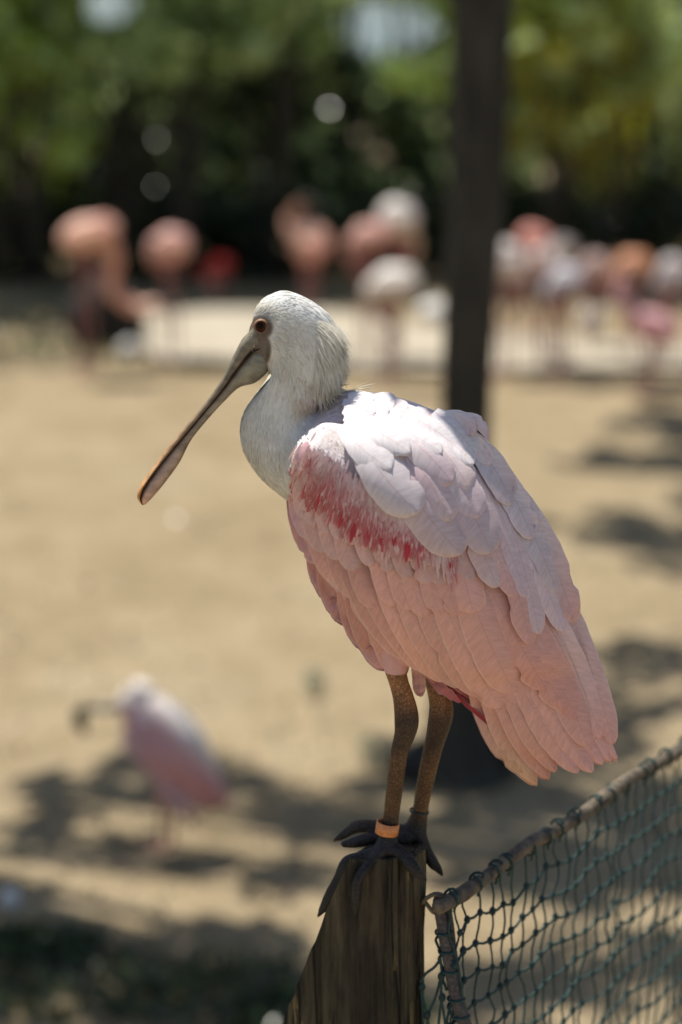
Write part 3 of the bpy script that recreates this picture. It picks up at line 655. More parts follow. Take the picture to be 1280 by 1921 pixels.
# legs (u, v, w, r)
tubepx([(738, 1180, 35, 36), (740, 1240, 32, 24), (747, 1275, 30, 19), (756, 1305, 29, 20), (762, 1335, 28, 23), (763, 1358, 28, 23.5), (759, 1380, 27, 20), (750, 1408, 26, 17), (744, 1450, 25, 16.5), (738, 1500, 23, 16), (733, 1540, 22, 15.5), (729, 1568, 20, 18), (726, 1590, 20, 25), (724, 1602, 20, 18)])
tubepx([(810, 1220, -38, 30), (818, 1280, -40, 21), (825, 1310, -41, 22), (828, 1332, -42, 24), (824, 1358, -42, 23), (814, 1398, -43, 19), (803, 1445, -44, 17.5), (794, 1490, -45, 16), (788, 1525, -46, 16), (780, 1556, -46, 23), (778, 1572, -46, 21)])
TOES = [[(722, 1592, 24, 13), (700, 1600, 28, 10), (672, 1610, 34, 10), (652, 1620, 38, 12.5), (638, 1648, 40, 11), (624, 1676, 40, 12), (612, 1698, 39, 10), (604, 1708, 38, 6.5), (596, 1722, 37, 2)],
        [(720, 1596, 30, 13), (702, 1612, 42, 9.5), (684, 1632, 54, 9.5), (672, 1650, 62, 8.5), (668, 1672, 64, 9.5), (668, 1696, 64, 8), (667, 1710, 64, 5), (667, 1722, 64, 2)],
        [(738, 1594, 26, 14), (756, 1604, 40, 12), (770, 1620, 54, 12), (783, 1637, 61, 9.5), (792, 1644, 62, 6), (802, 1654, 62, 2)],
        [(776, 1566, -48, 15), (740, 1558, -52, 13), (700, 1551, -56, 12), (672, 1551, -58, 12), (655, 1560, -58, 9), (640, 1570, -58, 7), (624, 1579, -58, 2)],
        [(770, 1572, -40, 15), (735, 1575, -34, 12), (700, 1573, -30, 11), (675, 1579, -28, 11), (655, 1583, -28, 8), (640, 1585, -28, 5)],
        [(784, 1562, -42, 15), (794, 1582, -36, 11), (803, 1602, -32, 10), (813, 1620, -30, 10), (822, 1630, -29, 7), (832, 1645, -28, 2)]]
for it_, t in enumerate(TOES): tubepx([(a, b_, c_+(10 if it_ in (1, 2) and i_ > 1 else 3), d_*1.16) for i_, (a, b_, c_, d_) in enumerate(t)], seg=12)
def slab(pp, th):
    n_ = len(pp); b0 = len(V)
    for dw in (-th, th):
        for (u, v, w_) in pp: V.append(P(u, v, w_+dw))
    F.append(tuple(b0+i for i in range(n_))); F.append(tuple(b0+n_+i for i in range(n_))[::-1])
    for i in range(n_): F.append((b0+i, b0+(i+1) % n_, b0+n_+(i+1) % n_, b0+n_+i))
slab([(722, 1592, 26), (690, 1602, 32), (660, 1618, 40), (650, 1640, 46), (662, 1655, 54), (690, 1625, 48)], 4)
me = remesh(V, F, .0018, 8, .5)
co = co_array(me); nv_ = len(co)
d = co-np.array(CAM)[None]; dep = d@np.array(FW); U_ = 640+FPX*d[:, 0]/dep; V_ = 960.5-FPX*(d@np.array(UP))/dep
cream = np.array((.84, .81, .72)); pinkw = np.array((.80, .68, .69)); pink = np.array((.70, .40, .38)); gold = np.array((.70, .50, .22))
cols = np.tile(cream, (nv_, 1))
def sm(x): x = np.clip(x, 0, 1); return x*x*(3-2*x)
t = sm((600+(U_-540)*.4-V_)/26)[:, None]*.8; cols = cols*(1-t)+np.array((.90, .89, .86))*t  # whiter top of the head: sunlit crown put into the colour
t = sm((U_-556+ (V_-780)*-.15)/40)*sm((V_-728)/18); cols = cols*(1-t[:, None])+pinkw*t[:, None]
t = sm((V_-930)/120)[:, None]; cols = cols*(1-t)+pink*t
t = (np.exp(-((U_-572)/16)**2-((V_-758)/16)**2)*.4)[:, None]; cols = cols*(1-t)+gold*t
skin = np.zeros(nv_, dtype=np.float32)
face = sm(1.6-np.minimum(np.hypot((U_-489)/30, (V_-614)/30), np.hypot((U_-490)/24, (V_-655)/40))*1.35)*(V_ < 712)*(V_ > 570)
face = sm(face*1.5-.25)
fcm = np.exp(-((U_-491)/25)**2-((V_-610)/24)**2)[:, None]; fc = np.array((.21, .17, .13))*(1-fcm)+np.array((.12, .09, .07))*fcm; cols = cols*(1-face[:, None])+fc*face[:, None]; skin = np.maximum(skin, face*.35)
# bluish edge above the eye, black specks behind the gape
t = (np.exp(-((U_-497)/16)**2-((V_-592)/7)**2)*.55)[:, None]; cols = cols*(1-t)+np.array((.13, .14, .16))*t
t = (np.exp(-((U_-(503+(V_-660)*-.06))/4.5)**2)*np.exp(-((V_-668)/18)**2)*.7)[:, None]; cols = cols*(1-t)+np.array((.04, .035, .03))*t
legm = (V_ > 1250) & ((co[:, 2] < P(760, 1250).z)) & (U_ < 870)
tt = sm((V_-1300)/60)
lc = np.array((.30, .15, .07))*(1-tt[:, None])+np.array((.075, .045, .03))*tt[:, None]
t2 = sm((V_-1385)/60)[:, None]; lc = lc*(1-t2)+np.array((.14, .074, .033))*t2
t3 = sm((V_-1520)/35)[:, None]; lc = lc*(1-t3)+np.array((.024, .022, .023))*t3
cols[legm] = lc[legm]; skin[legm] = 1
set_cols(me, cols)
at = me.attributes.new('skin', 'FLOAT', 'POINT'); at.data.foreach_set('value', skin)
me.materials.append(M['body']); body = bpy.data.objects.new('body', me); COL.objects.link(body); kid(body, bird)
nrm = np.zeros(nv_*3, dtype=np.float32); me.vertices.foreach_get('normal', nrm); nrm = nrm.reshape(-1, 3)

# --- bill
TOPE = [(476, 604), (468, 620), (452, 639), (434, 675), (412, 718), (384, 757), (348, 800), (312, 843), (280, 887), (262, 912), (258, 930), (266, 946)]
MOU = [(496, 648), (488, 651), (473, 658), (447, 690), (418, 730), (390, 764), (355, 806), (320, 847), (289, 885), (270, 914), (265, 932), (268, 946)]
LOW = [(504, 690), (501, 700), (478, 719), (449, 727), (422, 752), (394, 782), (360, 824), (337, 868), (310, 905), (292, 926), (280, 939), (271, 947)]
LAT = [19, 20, 20, 17, 13, 11, 11, 16, 24, 27, 21, 5]
def mandible(name, A, B, lat, colf, gap=0, inset=1.0):
    rows = smooth_path([(a[0], a[1], b_[0], b_[1], l) for a, b_, l in zip(A, B, lat)], 6); V = []; F = []; C = []; sg = 20
    for i, q in enumerate(rows):
        c = P((q[0]+q[2])/2, (q[1]+q[3])/2); h = P(q[0], q[1])-c; s_ = i/(len(rows)-1)
        for k in range(sg):
            a = 2*math.pi*k/sg; ca_ = math.cos(a); sa_ = math.sin(a)
            e = .62
            V.append(c+h*(abs(ca_)**.9*(1 if ca_ > 0 else -1))*.97+Y3*(-(abs(sa_)**e)*(1 if sa_ > 0 else -1)*q[4]*S*inset)); C.append(colf(s_, ca_, sa_))
    for i in range(len(rows)-1):
        for k in range(sg): F.append((i*sg+k, i*sg+(k+1) % sg, (i+1)*sg+(k+1) % sg, (i+1)*sg+k))
    F.append(tuple(range(sg))); F.append(tuple((len(rows)-1)*sg+k for k in range(sg))[::-1])
    return mesh_obj(name, V, F, M['bill'], bird, C)
def lerp(a, b_, t): t = max(0, min(1, t)); return tuple(x*(1-t)+y*t for x, y in zip(a, b_))
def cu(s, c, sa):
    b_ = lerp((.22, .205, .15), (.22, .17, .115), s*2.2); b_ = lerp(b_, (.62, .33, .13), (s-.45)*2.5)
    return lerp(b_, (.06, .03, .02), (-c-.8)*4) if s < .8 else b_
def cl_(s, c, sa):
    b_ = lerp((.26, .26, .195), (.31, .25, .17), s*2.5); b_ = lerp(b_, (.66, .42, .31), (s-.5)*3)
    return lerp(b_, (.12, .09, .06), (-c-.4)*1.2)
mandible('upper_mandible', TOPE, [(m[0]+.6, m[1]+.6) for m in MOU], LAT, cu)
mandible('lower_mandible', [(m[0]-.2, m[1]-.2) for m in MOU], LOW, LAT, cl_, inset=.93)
V = []; F = []
tubegeo([P(m[0], m[1], 0) for m in MOU], [((l+.6)*S, 2.0*S) for l in LAT], 10, V=V, F=F); mesh_obj('gape', V, F, M['dark'], bird)
# --- eye
def disc_dome(name, u, v, r, w0, h, m, root, col, r_in=0):
    V = []; F = []; C = []; c = P(u, v, w0); n1, n2 = 32, 8
    for i in range(n2+1):
        f = r_in+(1-r_in)*i/n2
        for k in range(n1):
            a = 2*math.pi*k/n1; x = (i/n2)
            hh = h*math.sqrt(max(0, 1-f*f)) if r_in == 0 else h*math.sin(math.pi*x)
            V.append(c+X3*(r*f*S*math.cos(a))+Z3*(r*f*S*math.sin(a)*1.0)-Y3*hh*S); C.append(col)
    for i in range(n2):
        for k in range(n1): F.append((i*n1+k, i*n1+(k+1) % n1, (i+1)*n1+(k+1) % n1, (i+1)*n1+k))
    return mesh_obj(name, V, F, m, root, C)
# surface depth at the eye
dd = np.hypot(U_-490, V_-612); near = np.where((dd < 8) & (co[:, 1] < Y0))[0]; weye = (Y0-co[near, 1].min())/S
meye = m_attr('eye_gloss', .15, .12, 0, 200, 0, .9, 1.1); mring = m_attr('eye_ring_skin', .5, .4, 0, 300, .5, .7, 1.15)
er = disc_dome('eye_ring', 490, 612, 14.2, weye-2, 5.5, mring, bird, (.24, .13, .075), r_in=.62)
eye = disc_dome('eye', 490, 612, 9.8, weye-2.5, 5.5, meye, bird, (.075, .018, .006))
pu = disc_dome('pupil', 489, 612, 5.4, weye+2.7, 1.5, meye, None, (.003, .003, .003)); kid(pu, eye)
# --- rings on the legs
def band(name, u, v, w_, r, h, col, th=2.0, label=None):
    V = []; F = []; n1 = 36; c = P(u, v, w_); ax = (P(u+h*.16, v-h, w_)-c).normalized(); a1 = Y3; a2 = ax.cross(a1)
    prof = [(r, -h/2), (r+th, -h/2+.8), (r+th, h/2-.8), (r, h/2), (r-th*.6, h/2-1), (r-th*.6, -h/2+1)]
    for (rr, hh) in prof:
        for k in range(n1):
            a = 2*math.pi*k/n1; V.append(c+ax*hh*S+a1*(rr*S*math.cos(a))+a2*(rr*S*math.sin(a)))
    for i in range(6):
        for k in range(n1): F.append((i*n1+k, i*n1+(k+1) % n1, ((i+1) % 6)*n1+(k+1) % n1, ((i+1) % 6)*n1+k))
    o = mesh_obj(name, V, F, m_attr(name+'_plastic', .4, .5, 0, 300, .15, .7, 1.15), bird, [col]*len(V)); 
    if label: o['label'] = label
band('leg_band', 727, 1553, 22, 20.5, 24, (.72, .27, .09), 2.0, 'orange plastic leg band')
band('leg_band', 787, 1522, -46, 17, 5, (.02, .03, .03), 2.2, 'thin dark leg tie')

# --- feathers
rng = random.Random(11); feathers = []
WH_ = (.90, .86, .86); PW = (.89, .72, .71); PI = (.88, .52, .46); PS = (.82, .44, .39); RE = (.52, .03, .055); CR = (.8, .7, .62); LI = (.85, .67, .71); DU = (.70, .39, .36)
fcount = [0]
def feather(ru, rv, tu, tv, wd, bend, c0, c1, lift, cam=.24, n=14, m=8, point=0.0, mir=True, edge=0, tiltx=.13, curl=0, mixW=.5, split=True):
    L = math.hypot(tu-ru, tv-rv); dx, dy = (tu-ru)/L, (tv-rv)/L; px, py = -dy, dx
    V = []; C = []; UV = []; F = []
    sp = rng.uniform(.55, .95) if (split and rng.random() < .5) else 2; spx = rng.choice((-1, 1))
    ph = rng.uniform(0, 9)
    for i in range(n+1):
        t = 1-(1-i/n)**1.7; b2 = 4*t*(1-t)
        cu_ = ru+(tu-ru)*t+px*bend*b2; cv_ = rv+(tv-rv)*t+py*bend*b2
        tp_ = .74-.3*point
        f = .42+.58*math.sin(min(t/.62, 1)*math.pi/2)
        if t > tp_:
            s_ = (t-tp_)/(1-tp_); f *= (max(0, 1-s_**2.3)**.5)*(1-point)+(1-s_)*point
        f = max(f, .02)
        Wc = Wt(cu_, cv_)
        for j in range(m+1):
            x = -1+2*j/m
            wob = 1+(.02*math.sin(t*37+ph+x)+rng.uniform(-.035, .02))*(abs(x) > .7)
            if abs(t-sp) < .045 and x == spx: wob *= .7
            hw = wd/2*f*wob
            u = cu_+px*x*hw; v = cv_+py*x*hw
            # barbs sweep to the tip: rounded end
            ww = Wc*(1-mixW)+Wt(u, v)*mixW
            w_ = ww+lift+7*t*min(1, wd/40)+cam*wd*.5*(1-x*x)*min(1, t*3)+tiltx*wd*x*.6+curl*t*t
            if abs(x) < .01: w_ += .5
            V.append(P(u, v, w_)); UV.append((x, t*L/60)); C.append(lerp(c0, c1, t**1.3))
    for i in range(n):
        for j in range(m): a = i*(m+1)+j; F.append((a, a+1, a+m+2, a+m+1))
    feathers.append((V, F, C, UV, mir, lift))
def F_(lst, lift, step=.12, **kw):
    for i, t in enumerate(lst): feather(*t, lift=lift+i*step, **kw)
# tail and under tail
F_([(885, 1290, 985, 1452, 44, 8, PI, (.80, .50, .28)), (905, 1285, 1006, 1470, 48, 7, PI, (.82, .52, .30)), (925, 1280, 1030, 1460, 46, 6, PI, (.82, .44, .32)), (945, 1270, 1043, 1448, 46, 6, PI, (.82, .46, .36)), (965, 1265, 1085, 1450, 52, 6, PI, (.82, .48, .42)),
    (985, 1250, 1112, 1449, 54, 5, PI, (.82, .48, .42)), (1005, 1230, 1131, 1434, 46, 4, PI, PI), (1020, 1210, 1146, 1428, 40, 3, PW, PI), (1030, 1200, 1158, 1424, 34, 3, PW, PI)], -8, mixW=.2, point=.32)
F_([(770, 1236, 866, 1310, 22, 0, DU, (.62, .16, .17)), (800, 1248, 905, 1322, 14, 0, (.6, .25, .24), (.42, .09, .09)), (840, 1278, 942, 1366, 9, 0, (.4, .06, .07), (.36, .04, .05))], -22, point=.4, mixW=.2)
F_([(783, 1215, 788, 1301, 25, 0, PI, PI), (640, 1110, 700, 1216, 46, 6, DU, DU), (655, 1120, 729, 1253, 46, 6, DU, PI), (690, 1140, 759, 1263, 50, 4, DU, PI), (600, 1060, 660, 1168, 44, 6, DU, DU), (580, 1020, 628, 1125, 40, 5, DU, DU)], -14, mixW=.3, mir=True)
# secondaries
F_([(1035, 1060, 1152, 1395, 44, -6, PW, PI), (1010, 1090, 1128, 1385, 52, -4, PW, PI), (985, 1110, 1104, 1400, 62, 0, PI, PI), (960, 1090, 1085, 1352, 62, 2, PI, PS), (930, 1080, 1060, 1330, 66, 4, PI, PS), (905, 1075, 1026, 1292, 70, 4, PI, PS)], 2, mixW=.3, n=18)
F_([(640, 1040, 772, 1234, 58, 10, DU, PI), (668, 1060, 812, 1262, 52, 10, DU, PI), (705, 1075, 836, 1278, 50, 10, PI, PI), (738, 1080, 866, 1289, 52, 10, PI, (.74, .46, .42)), (775, 1080, 904, 1306, 58, 10, PI, PI), (812, 1075, 940, 1328, 66, 10, PI, PI), (862, 1050, 966, 1299, 84, 8, PI, PI)], 3, n=18)
# greater, median coverts
gc = [(600, 1058), (632, 1092), (666, 1122), (702, 1140), (741, 1136), (770, 1144), (797, 1157), (827, 1155), (858, 1154), (890, 1150)]
for i, (tu, tv) in enumerate(gc): feather(tu-24-(9-i)*3.5, tv-122, tu, tv, 40 if i < 9 else 64, 5, PI if i > 3 else DU, PI, 7+i*.15)
mc = [(588, 1012), (612, 1035), (640, 1050), (668, 1070), (700, 1062), (734, 1072), (768, 1084), (804, 1095), (829, 1098), (852, 1082), (884, 1090)]
for i, (tu, tv) in enumerate(mc): feather(tu-18-(9-i)*2.5, tv-92, tu, tv, rng.uniform(34, 42), 4, PI, (.76, .53, .51), 11+i*.15)
for i, (tu, tv) in enumerate([(575, 972), (592, 985), (616, 1000), (640, 1012), (664, 1022), (690, 1030), (716, 1034), (745, 1042), (775, 1052), (808, 1060), (838, 1058), (862, 1062)]):
    feather(tu-16, tv-72, tu, tv, rng.uniform(26, 34), 3, PI, (.78, .56, .54), 14+i*.12, n=12, m=6)
# band path for red lesser coverts
BAND = smooth_path([(566, 890), (592, 905), (618, 915), (650, 945), (690, 965), (730, 985), (770, 990), (805, 1005), (845, 1035)], 6)
def u_fade(u): return 1-.6*max(0, min(1, (u-740)/110))
for row, (off, ln, cc, wd) in enumerate([(20, 50, 'pk', 22), (12, 62, 'pk', 16), (4, 48, 'mix', 15), (-2, 50, 'mix', 16), (-12, 44, 'mix', 16), (-18, 46, 'mix', 16), (-28, 40, 'mix', 18), (-38, 36, 'mix', 20)]):
    for i, q in enumerate(BAND):
        if cc != 'red' and i % 2: continue
        if u_fade(q[0]) < rng.random(): continue
        if cc == 'red' and noise.noise(Vector((i*.35, row*1.3, 2))) < -.05: continue
        u = q[0]+rng.uniform(-5, 5); v = q[1]+off+rng.uniform(-6, 6); t_ = i/len(BAND)
        ang = math.radians(118-38*t_+rng.uniform(-9, 9))
        l = ln*rng.uniform(.75, 1.25); dx_, dy_ = math.cos(ang)*l, math.sin(ang)*l
        if cc == 'red': c0 = (.76, .46, .48); c1 = rng.choice([RE, (.56, .07, .09), (.62, .14, .17)]); pt = .6; wd = 13
        elif cc == 'mix': c0 = (.78, .5, .52); c1 = rng.choice([(.78, .45, .47), (.82, .60, .62), (.80, .62, .64)]); pt = .35
        elif cc == 'pk': c0 = (.78, .48, .48); c1 = (.80, .57, .55); pt = .1
        else: c0 = PW; c1 = (.80, .60, .62); pt = .2
        feather(u-dx_*.45, v-dy_*.45, u+dx_*.55, v+dy_*.55, wd*rng.uniform(.8, 1.2), rng.uniform(-2, 2), c0, c1, 17+row*.8+rng.uniform(0, .6), n=8, m=4, point=pt, cam=.1, mir=False)
for (u, v, l, a, wd_) in [(572, 925, 44, 112, 13), (600, 935, 44, 116, 12), (641, 975, 46, 112, 13), (662, 1000, 46, 106, 13), (690, 1012, 42, 102, 12), (716, 1010, 36, 100, 11), (740, 1012, 34, 98, 12), (764, 1036, 52, 96, 15), (790, 1025, 36, 92, 11), (846, 1050, 44, 94, 11), (585, 868, 24, 118, 12)]:
    an = math.radians(a); feather(u-math.cos(an)*l*.6, v-math.sin(an)*l*.6, u+math.cos(an)*l*.4, v+math.sin(an)*l*.4, wd_, 0, RE, rng.choice([(.62, .16, .2), (.56, .07, .1)]), 29, n=10, m=4, point=.7, mir=False, cam=.06)
# long scapulars, right side first
F_([(930, 870, 1079, 1168, 56, -14, WH_, PI), (905, 850, 1046, 1112, 58, -12, WH_, PW), (960, 990, 1059, 1184, 42, -6, PW, LI), (920, 880, 1012, 1190, 46, -8, PW, LI), (900, 900, 996, 1209, 52, -6, PI, PI), (885, 880, 988, 1120, 46, -6, PW, LI), (880, 930, 966, 1119, 44, -3, PW, PI), (840, 900, 934, 1102, 52, -2, PI, PW)], 16, .5, n=18, mixW=.9)
F_([(890, 830, 1000, 1010, 52, -10, WH_, PW), (860, 800, 962, 945, 54, -10, WH_, PW), (820, 850, 922, 1038, 74, -5, LI, (.80, .66, .68))], 24, .8, n=16, mixW=.95, tiltx=.05)
F_([(730, 840, 866, 1040, 84, 12, PW, (.78, .62, .62)), (800, 830, 900, 970, 66, -5, WH_, LI), (790, 800, 880, 915, 62, -6, WH_, PW), (770, 850, 848, 975, 60, -2, LI, PW), (740, 800, 850, 905, 66, -6, WH_, LI), (668, 806, 786, 962, 88, 10, WH_, (.86, .76, .78))], 27, 1.1, n=16, mixW=.95, tiltx=.04)
F_([(850, 795, 922, 870, 34, -4, WH_, PW), (815, 772, 892, 852, 44, -6, WH_, WH_), (760, 775, 890, 870, 44, -8, WH_, WH_), (700, 785, 830, 850, 44, -6, WH_, WH_), (650, 790, 770, 850, 50, -8, WH_, WH_), (640, 800, 735, 880, 56, 6, WH_, WH_)], 30, .8, mixW=.95, tiltx=.04)
# mantle
for row in range(6):
    for i in range(10):
        t_ = i/9; u = 650+t_*205+rng.uniform(-7, 7); v = 742+t_*40+row*9*(1-.1*t_)+rng.uniform(-4, 4); ang = math.radians(12+28*t_+rng.uniform(-10, 10)+row*2); l = rng.uniform(44, 66)
        if wingdist(u, v) > 25: continue
        feather(u, v, u+math.cos(ang)*l, v+math.sin(ang)*l, rng.uniform(20, 34), rng.uniform(-3, 3), WH_, rng.choice([WH_, WH_, PW]), 3+row*1.5+rng.uniform(0, 1), n=8, m=4, cam=.14, mir=(row < 3), mixW=.95)
# curled-up feathers at the top of the back
feather(836, 774, 890, 816, 28, -12, WH_, (.82, .62, .62), 34, n=12, m=6, curl=10, mir=False)
feather(856, 778, 917, 826, 25, -15, WH_, (.82, .60, .60), 28, n=12, m=6, point=.5, curl=18, mir=False)
def fsize(f): return (f[0][0]-f[0][-1]).length*(f[0][len(f[0])//2-3]-f[0][len(f[0])//2+3]).length
order = sorted(feathers, key=lambda f: -fsize(f)); bigset = set(id(f) for f in order[:295]); VV = []; FF = []; CC = []; UU = []
for f in feathers:
    V, F, C, UV, mir, lift = f
    if id(f) in bigset: mesh_obj('feather', V, F, M['feather'], bird, C, uv=UV)
    else:
        b0 = len(VV); VV += V; FF += [tuple(b0+i for i in q) for q in F]; CC += C; UU += UV
if VV: o = mesh_obj('small_feathers', VV, FF, M['feather'], bird, CC, uv=UU); o['kind'] = 'stuff'
VV = []; FF = []; CC = []; UU = []
for (V, F, C, UV, mir, lift) in feathers:
    if not mir: continue
    b0 = len(VV); VV += [Vector((v.x, 2*Y0-v.y, v.z-.45*max(0, Y0-v.y)-.004)) for v in V]; FF += [tuple(b0+i for i in f) for f in F]; CC += C; UU += UV
o = mesh_obj('wing', VV, FF, M['feather'], bird, CC, uv=UU); o['label'] = 'far wing, mostly hidden behind the body'
print('feathers', len(feathers))
# white pad of the near wing under the feathers
rows = []; V = []; F = []; C = []; cen = np.array((800, 1010)); npt = len(WING)-1; NRW = 14
for r in range(NRW+1):
    f = r/NRW
    for q in WING[:-1]:
        u = cen[0]+(q[0]-cen[0])*f; v = cen[1]+(q[1]-cen[1])*f
        V.append(P(u, v, Wt(u, v)-(1.5 if r < NRW else 8))); t_ = max(0, min(1, (v-862-(u-560)*.35)/60)); C.append(lerp((.84, .80, .80), (.74, .50, .50), t_))
for r in range(NRW):
    for k in range(npt): F.append((r*npt+k, (r+1)*npt+k, (r+1)*npt+(k+1) % npt, r*npt+(k+1) % npt))
mesh_obj('wing', V, F, M['plume'], bird, C)

# --- fine plumage of head and neck: thousands of narrow barbs
FLOW = [(480, 575, .5, -.8), (500, 560, 1, -.5), (540, 550, 1, .05), (590, 570, .9, .5), (630, 610, .5, .9), (560, 600, 1, .2), (515, 620, 1, .2), (520, 650, .85, .5), (560, 650, .7, .75), (600, 650, .35, 1), (540, 700, .1, 1), (500, 715, -.5, .9), (600, 700, -.1, 1), (480, 740, -.4, 1),
        (500, 780, 0, 1), (560, 750, -.1, 1), (460, 800, .1, 1), (500, 860, .4, .9), (540, 920, .5, .9), (600, 770, .95, .25), (620, 740, 1, -.1), (700, 745, 1, .15), (560, 800, .6, .9), (600, 1080, .6, .8), (700, 1200, .5, .9)]
FL = np.array(FLOW)
def flow(u, v):
    w_ = 1/(((FL[:, 0]-u)**2+(FL[:, 1]-v)**2)+60)**1.5; return (FL[:, 2]*w_).sum()/w_.sum(), (FL[:, 3]*w_).sum()/w_.sum()
cand = np.where((skin < .08) & (U_ < 665) & (V_ < 960) & (np.hypot((U_-490)/26, (V_-615)/26) > 1))[0]
VV = []; FF = []; CC = []
def strand(p, nv, u, v, L, wd, lift, col):
    fu, fv = flow(u, v); fu += random.gauss(0, .16); fv += random.gauss(0, .16)
    d_ = X3*fu-Z3*fv; d_ -= nv*d_.dot(nv)
    if d_.length < 1e-4: return
    d_.normalize(); side = d_.cross(nv).normalized(); b0 = len(VV)
    for s_ in (0, .4, .75, 1):
        q = p+d_*(L*s_)+nv*(L*lift*s_-L*.25*lift*s_*s_)+Z3*(-L*.10*s_*s_)
        ww = wd*(.6, 1, .7, .08)[(0, .4, .75, 1).index(s_)]
        VV.append(q-side*ww); VV.append(q+side*ww); CC.append(col); CC.append(col)
    for i in range(3): FF.append((b0+2*i, b0+2*i+1, b0+2*i+3, b0+2*i+2))
for idx in np.random.choice(cand, 27000):
    p = Vector(co[idx]); nv = Vector(nrm[idx]); u, v = U_[idx], V_[idx]
    edge = math.exp(-((u-625)/30)**2-((v-670)/60)**2)
    L = (random.uniform(11, 19)+26*edge*random.random())*S
    if v > 730: L *= 1.0
    crown_ = v < 600
    if crown_ and v < 575+max(0, u-540)*.45 and random.random() < .75: continue
    if crown_: L *= .75
    k_ = random.uniform(.93, 1.06); c_ = tuple(min(.86, x*k_) for x in cols[idx])
    strand(p+nv*.0003, nv, u, v, L, random.uniform(.9, 1.9)*S*1.1, (random.uniform(.02, .10) if crown_ else random.uniform(.04, .15))+.16*edge, c_)
o = mesh_obj('neck_plumage', VV, FF, M['plume'], bird, CC); o['kind'] = 'stuff'; VV = []; FF = []; CC = []
# shaggy nape hanging over the shoulders
nap = np.where((U_ > 590) & (U_ < 660) & (V_ > 600) & (V_ < 735))[0]
for idx in np.random.choice(nap, 2200):
    p = Vector(co[idx]); nv = Vector(nrm[idx]); u, v = U_[idx], V_[idx]; g_ = max(0, min(1, (v-670)/50))
    c_ = lerp((.86, .83, .74), (.80, .64, .38), g_*random.random()**2)
    strand(p, nv, u, v, random.uniform(26, 54)*S, random.uniform(.7, 1.3)*S, random.uniform(.2, .55), c_)
nap = np.where((U_ > 545) & (U_ < 625) & (V_ > 700) & (V_ < 775))[0]
for idx in np.random.choice(nap, 700):
    p = Vector(co[idx]); nv = Vector(nrm[idx]); u, v = U_[idx], V_[idx]
    strand(p, nv, u, v, random.uniform(12, 24)*S, random.uniform(.6, 1.1)*S, random.uniform(.1, .3), lerp((.84, .80, .70), (.80, .64, .40), random.random()**2))
o = mesh_obj('nape_plumage', VV, FF, M['hair'], bird, CC); o['kind'] = 'stuff'; VV = []; FF = []; CC = []
def wstrand(u, v, fu, fv, L, wd, col, l0=0, l1=3):
    l_ = math.hypot(fu, fv); fu /= l_; fv /= l_; b0 = len(VV)
    for s_ in (0, .4, .75, 1):
        uu = u+fu*L*s_; vv = v+fv*L*s_; ww = wd*(.6, 1, .75, .1)[(0, .4, .75, 1).index(s_)]; w_ = Wt(uu, vv)+l0+l1*s_
        VV.append(P(uu-fv*-ww, vv+fu*-ww, w_)); VV.append(P(uu+fv*-ww, vv-fu*-ww, w_)); CC.append(col); CC.append(col)
    for i in range(3): FF.append((b0+2*i, b0+2*i+1, b0+2*i+3, b0+2*i+2))
cnt = 0
while cnt < 3600:
    u = random.uniform(543, 760); v = random.uniform(792, 985)
    d_ = wingdist(u, v)
    if d_ < 1: continue
    # distance above the red band
    by = min(BAND, key=lambda q: abs(q[0]-u)+abs(q[1]-v)*.2)[1] if u > 566 else 885
    ab = by-v
    if ab < 5 or ab > 130: continue
    cnt += 1
    fu = .35+.6*max(0, 1-abs(v-800)/40)-.5*max(0, (u-640)/100)*0; fv = .9
    if u < 575: fu = .15
    red = max(0, min(1, 1-(ab-8)/34))*(random.random() < .5)*.8
    c_ = lerp(lerp((.84, .80, .80), (.83, .72, .74), random.random()*.8), (.66, .16, .2), red)
    wstrand(u, v, fu+random.gauss(0, .15), fv+random.gauss(0, .1), random.uniform(14, 26), random.uniform(.9, 1.9), c_, 0 if d_ > 12 else -2, random.uniform(.4, 2.2))
REDS = [(583, 862, 11, 14, .7), (562, 905, 9, 26, .9), (600, 912, 24, 24, 1), (590, 935, 20, 18, .7), (632, 930, 20, 26, .8), (660, 962, 26, 32, 1.1), (698, 985, 24, 32, 1.1), (735, 988, 24, 22, .8), (770, 1018, 15, 34, 1), (800, 1005, 20, 24, .7), (850, 1047, 13, 30, .8), (715, 905, 30, 12, .35), (640, 880, 40, 14, .3)]
cnt = 0
while cnt < 4600:
    q = random.choice(BAND); u = q[0]+random.uniform(-9, 9); v = q[1]+random.gauss(-12, 21)
    if wingdist(u, v) < 3: continue
    t_ = (u-566)/280; ang = math.radians(118-36*t_+16*noise.noise(Vector((u*.03, v*.03, 1)))+random.gauss(0, 4)); cnt += 1
    r_ = sum(a*math.exp(-((u-bx)/(sx*1.1))**2-((v-by)/(sy*1.3))**2) for bx, by, sx, sy, a in REDS)
    al = u*math.cos(ang+1.571)+v*math.sin(ang+1.571)
    r_ = max(0, min(1, 1.15*r_*(.95+1.9*noise.noise(Vector((al*.16, v*.03, 4))))-.08))
    r_ *= (.75+.25*random.random()); c_ = lerp(lerp((.86, .74, .74) if v < q[1] else (.83, .60, .58), (.82, .58, .57), random.random()), (.52, .05, .085), r_*.88)
    wstrand(u, v, math.cos(ang), math.sin(ang), random.uniform(18, 36), random.uniform(1.3, 2.6), c_, 28+2*(v < q[1])-(8 if u < 575 else 0), random.uniform(.3, 2.0))
o = mesh_obj('covert_plumage', VV, FF, M['plume'], bird, CC); o['kind'] = 'stuff'

